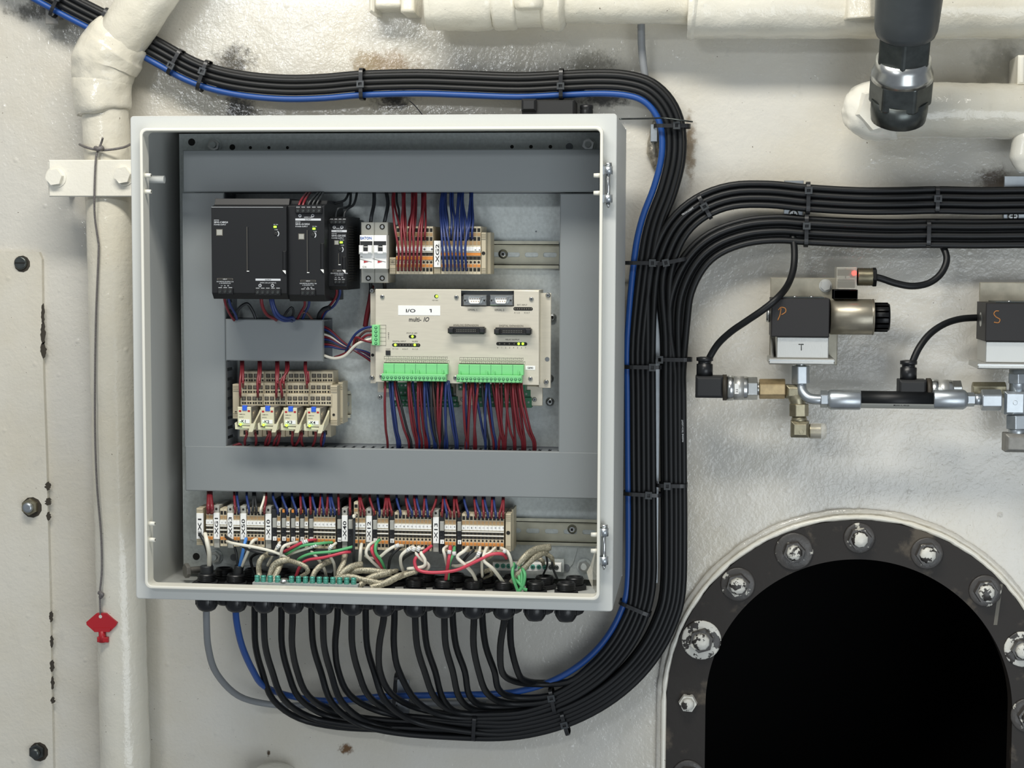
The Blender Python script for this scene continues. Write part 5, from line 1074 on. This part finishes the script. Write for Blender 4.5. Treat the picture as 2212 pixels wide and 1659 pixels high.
for (tx, i) in ((955, 0), (957, 1), (961, 2), (990, 3), (994, 4), (998, 5), (1018, 6)):
    bx = 958+8.15*i; L.append(('B', [(tx, 415, yt), (tx-4+(i % 2)*2, 450, .088), ((tx+bx)/2-3, 495, .066), (bx-2, 540, .058), (bx, 572, .064), (bx, 584, .073)], .0015))
for (tx, bx) in ((960, 967), (973, 975), (978, 983), (997, 1000), (1000, 1008), (1016, 1012), (1020, 1020)): L.append(('B', [(tx, 415, yt), (tx, 440, .096), ((tx+bx)/2+2, 475, .075), (bx, 500, .066), (bx, 516, .072)], .0015))
for (tx, bx) in ((976, 983), (1019, 1020), (963, 967)): L.append(('B', [(tx, 415, .11), (tx, 440, .102), (bx, 475, .085), (bx, 497, .073)], .0015))
L.sort(key=lambda w_: w_[1][-1][0]); wires(L, 'above the upper terminal strip', 'wires on the upper terminal strip')
# breaker
wires([('K', [(808, 412, .11), (808, 440, .10), (803, 465, .085), (800, 486, .085)], .0024), ('K', [(834, 412, .11), (838, 440, .10), (834, 465, .085), (829, 486, .085)], .0024)], 'entering the top of the circuit breaker', 'breaker wires')
wires([('K', [(800, 606, .09), (801, 622, .095), (800, 640, .11)], .0024), ('K', [(830, 606, .09), (831, 622, .095), (830, 640, .11)], .0024), ('R', [(803, 618, .10), (800, 645, .108), (793, 680, .112), (789, 705, .115)], .0034)], 'below the circuit breaker', 'breaker wires')
# power supplies
wires([('R', [(645+k*8, 456, .03), (646+k*8.5, 443, .028), (652+k*8, 430, .04), (664+k*7, 415, .09)]) for k in range(2)]+[('K', [(664+k*10, 456, .03), (667+k*9, 440, .03), (676+k*8, 428, .04), (690+k*5, 414, .09)]) for k in range(3)]+
      [('K', [(715, 476, .06), (712, 462, .06), (708, 448, .07), (722, 440, .08), (745, 432, .09), (755, 412, .1)]), ('K', [(725, 476, .06), (726, 460, .06), (732, 450, .06), (748, 448, .07), (756, 440, .08), (758, 412, .1)]), ('K', [(743, 476, .06), (744, 462, .06), (750, 452, .065), (765, 440, .08), (772, 412, .1)])], 'above the black power supplies', 'power supply wires', r=.0016)
wires([('R', [(484, 640, .03), (487, 656, .04), (495, 676, .06), (506, 692, .075)]), ('B', [(492, 640, .03), (498, 660, .04), (508, 678, .06), (512, 690, .075)]), ('K', [(505, 692, .08), (515, 668, .075), (533, 656, .075), (545, 670, .08), (553, 690, .085)], .002),
       ('R', [(564, 642, .03), (567, 662, .035), (577, 680, .05), (592, 688, .07), (600, 694, .09)], .0022), ('B', [(584, 642, .03), (588, 662, .03), (596, 682, .035), (612, 692, .045), (626, 692, .06), (632, 694, .09)], .0022), ('B', [(588, 642, .03), (592, 662, .03), (602, 680, .035), (618, 688, .045), (632, 686, .06), (636, 694, .09)], .0022),
       ('K', [(610, 692, .08), (618, 676, .07), (630, 664, .07), (634, 676, .075), (626, 692, .08)], .0015), ('R', [(658, 642, .04), (658, 660, .05), (650, 675, .07), (640, 694, .09)], .0017), ('B', [(668, 642, .04), (667, 660, .05), (660, 674, .07), (652, 692, .09)], .0017), ('N', [(650, 676, .07), (660, 674, .07), (670, 684, .08), (678, 694, .09)], .0017),
       ('R', [(726, 616, .055), (727, 636, .06), (716, 656, .075), (700, 672, .085), (690, 694, .1)], .0017), ('B', [(733, 616, .055), (734, 636, .06), (722, 660, .075), (704, 674, .085), (694, 694, .1)], .0017), ('K', [(712, 664, .07), (700, 668, .075), (690, 680, .085), (688, 694, .1)], .003)], 'below the black power supplies', 'power supply wires', r=.0017)
# crossing bundle between the short duct and the controller
L = []
for k in range(9): L.append(('RBKWRBKRB'[k], [(690, 702+k*6, .10), (712, 712+k*4.6, .10), (740, 738+k*2.0, .10), (765, 756-k*.2, .102), (790, 772-k*1.5, .11), (806, 784-k*2, .115)], .0016))
wires(L, 'between the short duct and the controller', 'wires crossing beside the controller')
wires([('B', [(745, 768, .095), (752, 748, .088), (768, 722, .08), (788, 709, .074), (804, 706, .072)]), ('N', [(735, 770, .095), (760, 752, .088), (776, 728, .08), (790, 716, .074), (804, 714.5, .072)]), ('R', [(728, 771, .095), (758, 757, .088), (776, 738, .08), (790, 726, .074), (804, 723, .072)]),
       ('W', [(700, 768, .09), (722, 774, .088), (745, 768, .085), (765, 748, .08), (782, 738, .076), (804, 731.5, .072)], .0019), ('R', [(722, 772, .095), (757, 760, .088), (768, 730, .08), (785, 735, .074), (804, 739.5, .072)])], 'in the small green controller plug', 'wires crossing beside the controller', r=.0016)
# below the controller
def hangwire(c, xt, xb, y0=826, Y=.066, bow=0): return (c, [(xt, y0-4, .068), (xt, y0+8, Y-.004), (xt+(xb-xt)*.25+bow, y0+50, Y), (xt+(xb-xt)*.65+bow, y0+100, Y+.012), (xb, 955, .092), (xb, 982, .104)], .00165)
raw = [('R', 832, 837), ('B', 842, 858), ('B', 845, 861), ('B', 848, 864), ('R', 853, 883), ('K', 857, 888), ('R', 882, 899), ('R', 885, 903), ('B', 892, 905), ('R', 903, 911), ('R', 907, 919), ('R', 911, 923), ('B', 917, 927), ('B', 921, 938), ('B', 926, 942), ('K', 931, 943), ('N', 935, 950), ('K', 940, 953), ('R', 946, 951), ('K', 951, 957), ('B', 960, 961), ('B', 963, 966), ('B', 967, 984), ('B', 970, 988), ('R', 955, 950)]
wires([hangwire(*w_, bow=(i % 3-1)*2, Y=.060+.004*(i % 3)) for i, w_ in enumerate(raw)], 'hanging from the left green controller plug', 'wires hanging below the controller')
raw = [('R', 1002, 1009), ('B', 1005, 1008), ('R', 1012, 1006), ('R', 1018, 1011), ('R', 1022, 1028), ('B', 1026, 1048), ('R', 1032, 1024), ('K', 1042, 1056), ('R', 1048, 1066), ('B', 1051, 1049), ('B', 1056, 1071), ('R', 1065, 1086), ('R', 1072, 1088), ('R', 1076, 1090), ('R', 1083, 1078), ('R', 1092, 1110), ('R', 1097, 1092), ('R', 1102, 1113), ('R', 1108, 1128), ('R', 1112, 1131), ('R', 1117, 1134), ('R', 1122, 1152), ('R', 1127, 1156)]
wires([hangwire(*w_, y0=829, bow=(i % 3-1)*2, Y=.060+.004*(i % 3)) for i, w_ in enumerate(raw)], 'hanging from the right green controller plug', 'wires hanging below the controller')
# relays
L = [('R', [(a, 776, .10), (a, 800, .078), (b+(b-a)*.2, 825, .068), (b, c-8, .066), (b, c+1, .08)], .0017) for a, b, c in ((521, 519, 857), (525, 525, 835), (559, 557, 857), (563, 561, 835), (597, 597, 858), (601, 600, 835), (622, 609, 858), (618, 613, 836), (661, 663, 836), (659, 665, 812))]
wires(L, 'above the relay sockets', 'red wires of the relays')
L = [(c, [(a, 931, .096), (a+1, 938, .082), ((a+b)/2+2*(1 if i % 2 else -1), 952, .085), (b, 966, .096), (b, 980, .108)], .0017) for i, (c, a, b) in enumerate((('R', 532, 530), ('R', 551, 552), ('R', 580, 573), ('R', 583, 577), ('R', 600, 591), ('R', 603, 597), ('R', 631, 634), ('R', 648, 637), ('R', 651, 655), ('R', 681, 675), ('R', 696, 695), ('B', 700, 696)))]
wires(L, 'below the relays', 'wires below the relays')
wires([('R', [(497+k*3, 972-k*2, .11), (505+k*3, 962-k, .10), (518+k*2, 968, .104)], .0012) for k in range(5)], 'at the lower left duct corner', 'corner wires')
# above the lower strip
raw = [('R', 451, 450), ('R', 455, 458), ('R', 506, 508), ('B', 512, 516), ('B', 533, 538), ('K', 547, 546), ('K', 551, 554), ('W', 571, 563), ('R', 575, 571), ('B', 590, 600), ('B', 610, 620), ('B', 631, 640), ('R', 649, 650), ('B', 654, 661), ('R', 670, 671), ('B', 675, 682), ('R', 693, 690), ('B', 695, 699), ('R', 708, 706), ('B', 712, 715), ('B', 716, 723), ('R', 731, 732), ('R', 756, 756), ('R', 776, 779), ('R', 779, 787), ('R', 799, 808), ('B', 816, 820), ('R', 833, 829), ('R', 836, 837), ('R', 840, 846), ('B', 857, 865), ('R', 877, 882), ('B', 880, 890), ('R', 895, 899), ('B', 900, 907), ('R', 917, 915), ('B', 920, 924), ('R', 942, 932), ('R', 957, 955), ('B', 960, 965), ('R', 963, 973), ('R', 981, 981), ('R', 986, 991), ('B', 1003, 1011), ('R', 1025, 1028), ('B', 1028, 1037), ('R', 1043, 1045), ('B', 1047, 1054), ('R', 1063, 1062), ('B', 1067, 1071), ('R', 1086, 1079), ('R', 1088, 1087)]
L = [(c, [(a, 1058+dy(a)*.8, .110), (a, 1072+dy(a)*.8, .084), ((a+b)/2, 1086+dy(a), .073), (b, 1098+dy(a), .068), (b, 1107+dy(a), .0755)], .0029 if i < 2 else .0017) for i, (c, a, b) in enumerate(raw)]
wires(L, 'above the long terminal strip', 'wires above the long terminal strip')
# field wiring below the lower strip
F_ = [('W', [(443, 1153, .072), (447, 1170, .062), (452, 1195, .066), (452, 1226, GF)], .0030), ('K', [(431, 1153, .071), (441, 1170, .064), (449, 1195, .072), (457, 1226, GF)], .0022), ('K', [(447, 1222, GF), (447, 1240, GF), (447, 1256, GF)], .0088), ('K', [(517, 1222, GF), (514, 1240, GF), (511, 1258, GF)], .0062),
 ('S', [(532, 1163, .071), (527, 1180, .062), (523, 1200, .068), (517, 1226, GF)], .0022), ('W', [(555, 1165, .071), (545, 1170, .062), (534, 1195, .066), (521, 1226, GF)], .0022), ('K', [(506, 1180, .08), (511, 1198, .08), (514, 1226, GF)], .0018), ('K', [(536, 1188, .08), (524, 1206, .08), (515, 1226, GF)], .0018),
 ('W', [(490, 1169, .071), (505, 1174, .060), (560, 1184, .055), (605, 1197, .058), (631, 1214, .066)], .0020), ('K', [(487, 1159, .071), (510, 1172, .062), (545, 1190, .062), (600, 1199, .068)], .0018),
 ('W', [(605, 1171, .071), (598, 1184, .06), (590, 1198, .07), (578, 1222, .08)], .0019), ('W', [(643, 1171, .071), (616, 1178, .055), (608, 1190, .055), (606, 1206, .062), (600, 1225, .07)], .0021), ('P', [(683, 1166, .071), (660, 1169, .056), (636, 1180, .056), (613, 1192, .07)], .0019), ('G', [(718, 1172, .071), (690, 1174, .055), (650, 1180, .055), (617, 1198, .07)], .0019),
 ('W', [(700, 1172, .071), (672, 1182, .056), (640, 1192, .064), (620, 1200, .08)], .0019), ('G', [(762, 1181, .06), (720, 1191, .052), (672, 1196, .052), (648, 1206, .058), (640, 1218, .075)], .0019), ('P', [(757, 1192, .062), (740, 1194, .055), (700, 1204, .052), (664, 1210, .055), (648, 1224, .062), (636, 1256, .08)], .0021),
 ('W', [(726, 1173, .071), (714, 1184, .06), (712, 1198, .06), (722, 1220, .07), (724, 1250, .085)], .0020), ('W', [(672, 1190, .075), (685, 1205, .07), (700, 1228, .075), (706, 1252, .085)], .0020), ('K', [(765, 1118, .064), (765, 1150, .058), (764, 1190, .06), (765, 1218, .07)], .0018), ('W', [(768, 1113, .070), (764, 1114, .060), (765, 1118, .06)], .0019),
 ('W', [(781, 1175, .071), (779, 1190, .062), (777, 1217, .07)], .0024), ('W', [(811, 1170, .066), (797, 1178, .054), (791, 1196, .052), (803, 1212, .06), (828, 1234, .075)], .0021), ('P', [(808, 1172, .066), (803, 1188, .054), (813, 1208, .06), (832, 1233, .075)], .0023), ('G', [(820, 1166, .066), (812, 1176, .053), (812, 1194, .053), (824, 1212, .06), (833, 1232, .075)], .0020),
 ('W', [(871, 1179, .071), (853, 1180, .056), (836, 1190, .054), (820, 1203, .06), (800, 1206, .07), (789, 1201, .08)], .0021), ('K', [(868, 1180, .071), (850, 1195, .066), (842, 1210, .07), (839, 1236, .08)], .0018), ('W', [(893, 1180, .071), (882, 1186, .056), (867, 1200, .054), (866, 1218, .062), (871, 1234, .075)], .0022), ('K', [(926, 1188, .071), (905, 1191, .056), (885, 1198, .062), (868, 1212, .07), (870, 1234, .08)], .0017),
 ('W', [(905, 1181, .071), (899, 1194, .056), (908, 1206, .058), (924, 1218, .062), (925, 1226, .064), (918, 1233, .07)], .0022), ('W', [(914, 1184, .071), (909, 1194, .056), (918, 1210, .054), (914, 1224, .056), (880, 1229, .062)], .0023), ('P', [(932, 1179, .071), (918, 1190, .06), (899, 1204, .056), (896, 1218, .056), (905, 1232, .056), (935, 1237, .054), (985, 1232, .054), (1030, 1212, .054), (1060, 1198, .056), (1085, 1197, .062), (1094, 1206, .075)], .0022),
 ('W', [(966, 1180, .071), (958, 1187, .058), (961, 1200, .058), (966, 1222, .07)], .0020), ('P', [(973, 1181, .071), (971, 1200, .055), (966, 1230, .062), (962, 1262, GF)], .0024), ('G', [(982, 1182, .071), (979, 1198, .056), (970, 1220, .06), (968, 1262, GF)], .0020), ('W', [(1011, 1182, .071), (1003, 1190, .057), (988, 1203, .055), (1004, 1220, .056), (1022, 1240, .066), (1031, 1262, GF)], .0023),
 ('K', [(1024, 1188, .071), (1012, 1198, .066), (1000, 1212, .075)], .0019), ('W', [(1037, 1182, .071), (1034, 1196, .058), (1020, 1212, .06), (990, 1222, .066), (978, 1222, .075)], .0020), ('W', [(1052, 1183, .071), (1046, 1196, .057), (1046, 1212, .056), (1066, 1230, .06), (1090, 1262, GF)], .0023), ('K', [(1040, 1196, .075), (1041, 1220, .075), (1044, 1246, .08)], .0018), ('W', [(1070, 1183, .071), (1058, 1194, .058), (1042, 1206, .06), (1042, 1246, .08)], .0019),
 ('W', [(1082, 1184, .071), (1096, 1192, .058), (1103, 1208, .06), (1106, 1226, .07)], .0022), ('G', [(1110, 1216, .07), (1107, 1240, .062), (1113, 1262, .06), (1121, 1278, .06), (1127, 1262, .062), (1127, 1232, .07)], .0021), ('G', [(1128, 1228, .07), (1134, 1242, .062), (1130, 1266, .06), (1121, 1277, .06)], .0021), ('G', [(1108, 1248, .075), (1120, 1258, .062), (1132, 1272, .06), (1139, 1274, .06)], .0021), ('G', [(1122, 1226, .08), (1122, 1250, .066), (1130, 1268, .066)], .0021),
 ('K', [(553, 1246, .10), (545, 1226, .1), (542, 1206, .1), (556, 1196, .09), (580, 1192, .085)], .0019), ('K', [(1180, 1200, .11), (1182, 1220, .115), (1174, 1240, .12), (1170, 1250, .12)], .0014), ('K', [(1192, 1214, .11), (1196, 1232, .115), (1204, 1250, .12)], .0014)]
wires(F_, 'of the field wiring at the cabinet bottom', 'field wires under the long terminal strip')
# braided shields
BR = [([(587, 1195, .075), (570, 1202, .06), (560, 1216, .055), (560, 1240, .055), (568, 1256, .045)], .0040), ([(626, 1209, .06), (606, 1212, .055), (590, 1224, .055), (578, 1256, .05)], .0042), ([(608, 1212, .065), (602, 1228, .055), (594, 1246, .05), (590, 1262, .045)], .0040), ([(618, 1209, .06), (642, 1216, .05), (660, 1224, .048), (664, 1236, .05), (650, 1244, .055)], .0032),
      ([(718, 1210, .07), (696, 1220, .056), (680, 1236, .05), (670, 1260, .042)], .0038), ([(745, 1198, .07), (742, 1216, .06), (734, 1232, .055), (728, 1250, .05)], .0038), ([(782, 1220, .065), (760, 1224, .055), (742, 1236, .05), (730, 1252, .045)], .0045), ([(752, 1236, .06), (790, 1232, .055), (832, 1236, .06), (860, 1232, .07)], .0040), ([(718, 1254, .045), (752, 1246, .042), (792, 1254, .042), (830, 1260, .044), (862, 1246, .05), (902, 1234, .06)], .0040),
      ([(845, 1236, .06), (812, 1244, .05), (790, 1254, .045), (772, 1270, .035)], .0045), ([(800, 1270, .035), (826, 1262, .04), (858, 1246, .045), (880, 1236, .06)], .0040), ([(1188, 1182, .10), (1158, 1187, .085), (1135, 1202, .07), (1118, 1222, .065)], .0048), ([(1182, 1190, .10), (1152, 1206, .08), (1120, 1240, .07), (1098, 1266, GF)], .0044), ([(1040, 1238, .09), (1060, 1230, .085), (1062, 1240, .09), (1045, 1250, .1)], .0030), ([(1050, 1208, .09), (1066, 1196, .085), (1075, 1190, .085)], .0034), ([(1178, 1196, .11), (1192, 1206, .11), (1196, 1226, .122)], .0030), ([(1160, 1204, .11), (1172, 1212, .11), (1174, 1224, .122)], .0030)]
for i, (pts, r) in enumerate(BR):
    mb = MB(); mb.tube([P(*p) for p in pts], [r]*(len(pts)-1)+[r*.6], 'braid', n=9, k=7, fl=.7); solo(mb, 'braided_shield', '%s silver tan braided shield, counted from the left in the cabinet bottom' % ORD[i] if i < len(ORD) else '', 'braid', 'braided cable shields', lump=.0005, ls=260)
# white printed sleeves on field wires
for i, (a, b) in enumerate((((604, 1176), (598, 1184)), ((654, 1172), (664, 1168)), ((672, 1181), (684, 1176)), ((711, 1186), (717, 1178)), ((878, 1190), (887, 1184)), ((892, 1190), (895, 1181)), ((902, 1190), (906, 1181)), ((854, 1180), (862, 1177)), ((970, 1196), (971, 1189)), ((981, 1199), (981, 1192)), ((1031, 1202), (1036, 1192)), ((1087, 1189), (1093, 1192)))):
    mb = MB(); A_, B_ = P(a[0], a[1], .0545), P(b[0], b[1], .0545); mb.cyl(A_, B_, .0026, 'label', n=10); d_ = (B_-A_); 
    for f in (.3, .7): mb.cyl(A_+d_*f, A_+d_*(f+.06), .00265, 'ink', n=10)
    solo(mb, 'wire_marker', '%s white printed wire sleeve from the left under the long terminal strip' % ORD[i], 'wire marker', 'white wire sleeves')
# earth bars with green screws
t = thing('earth_bar', 'front earth bar with green screws just behind the cabinet lip', 'earth bar', P(660, 1268, .02)); zb5 = zb+.0215
mb = MB(); a, b = P(548, 1262, .026), P(775, 1270, .026); mb.box(a.x, .020, zb+.0165, b.x, .032, zb+.0205, 'galv'); mb.build('bar', t, t)
for px in (556, 569, 584, 600, 630, 645, 660, 675, 690, 704, 719, 734, 749, 764):
    mb = MB(); x = P(px, 1262, .026).x; mb.lathe((x, .026, zb+.0205), (0, 0, 1), [(.0036, 0), (.0036, .0045), (.0031, .0052), (.0036, .0058), (.0036, .0078), (.0022, .0084)], 'greenscrew', n=12); mb.build('green_screw', t, t)
mb = MB(); x = P(614, 1262, .026).x; mb.lathe((x, .026, zb+.0205), (0, 0, 1), [(.0068, 0), (.0068, .0015), (.0055, .004), (.003, .0052)], 'steel', n=16); mb.build('mounting_screw', t, t)
t = thing('earth_bar', 'rear white earth bar with green screws at the bottom right of the cabinet', 'earth bar', P(1140, 1234, .12))
mb = MB(); mb.pb(1064, 1216, 1212, 1234, .118, .128, 'label', .0006); mb.pb(1066, 1230, 1080, 1238, .128, PLY, 'galv'); mb.pb(1196, 1208, 1218, 1236, .130, PLY, 'galv'); mb.build('bar', t, t)
for i, px in enumerate((1074, 1087, 1099, 1112, 1125, 1138, 1151, 1164, 1177, 1190, 1202)): mb = MB(); screw(mb, px, 1222+(px-1074)*.03, .118, 5.2, 'greenscrew' if i < 9 else 'darksteel', .002); mb.build('green_screw' if i < 9 else 'plain_screw', t, t)
# loose bolt lying on the cabinet floor
t = thing('loose_bolt', 'loose steel hex bolt lying on the floor of the cabinet at the left', 'bolt', P(410, 1246, .10))
o = P(399, 1233, .10); o2 = P(430, 1230, .112); d_ = (o2-o).normalized(); mb = MB(); mb.cyl(o, o+d_*.0058, .0098, 'dullsteel', n=6, rot=.4); mb.build('hex_head', t, t, bevel=.0006)
mb = MB(); pr = []
for k in range(13): pr += [(.0042, k*.0012), (.0047, k*.0012+.0006)]
mb.lathe(o+d_*.0056, d_, pr, 'dullsteel', n=14); mb.build('threaded_shank', t, t)
# torn clear plastic bag in the corner
mb = MB(); random.seed(5); pts = [(1268, 1236), (1276, 1222), (1288, 1180), (1292, 1200), (1292, 1250), (1289, 1282), (1280, 1270), (1272, 1250)]; vs = []
c0 = P(1280, 1232, .045); vs = [c0]+[P(x, y, .02+.05*random.random()) for x, y in pts]; mb.add(vs, [(0, 1+i, 1+(i+1) % 8) for i in range(8)], 'clearpale')
o = solo(mb, 'plastic_scrap', 'crumpled clear plastic scrap in the lower right corner of the cabinet', 'plastic'); md = o.modifiers.new('s', 'SOLIDIFY'); md.thickness = .0006
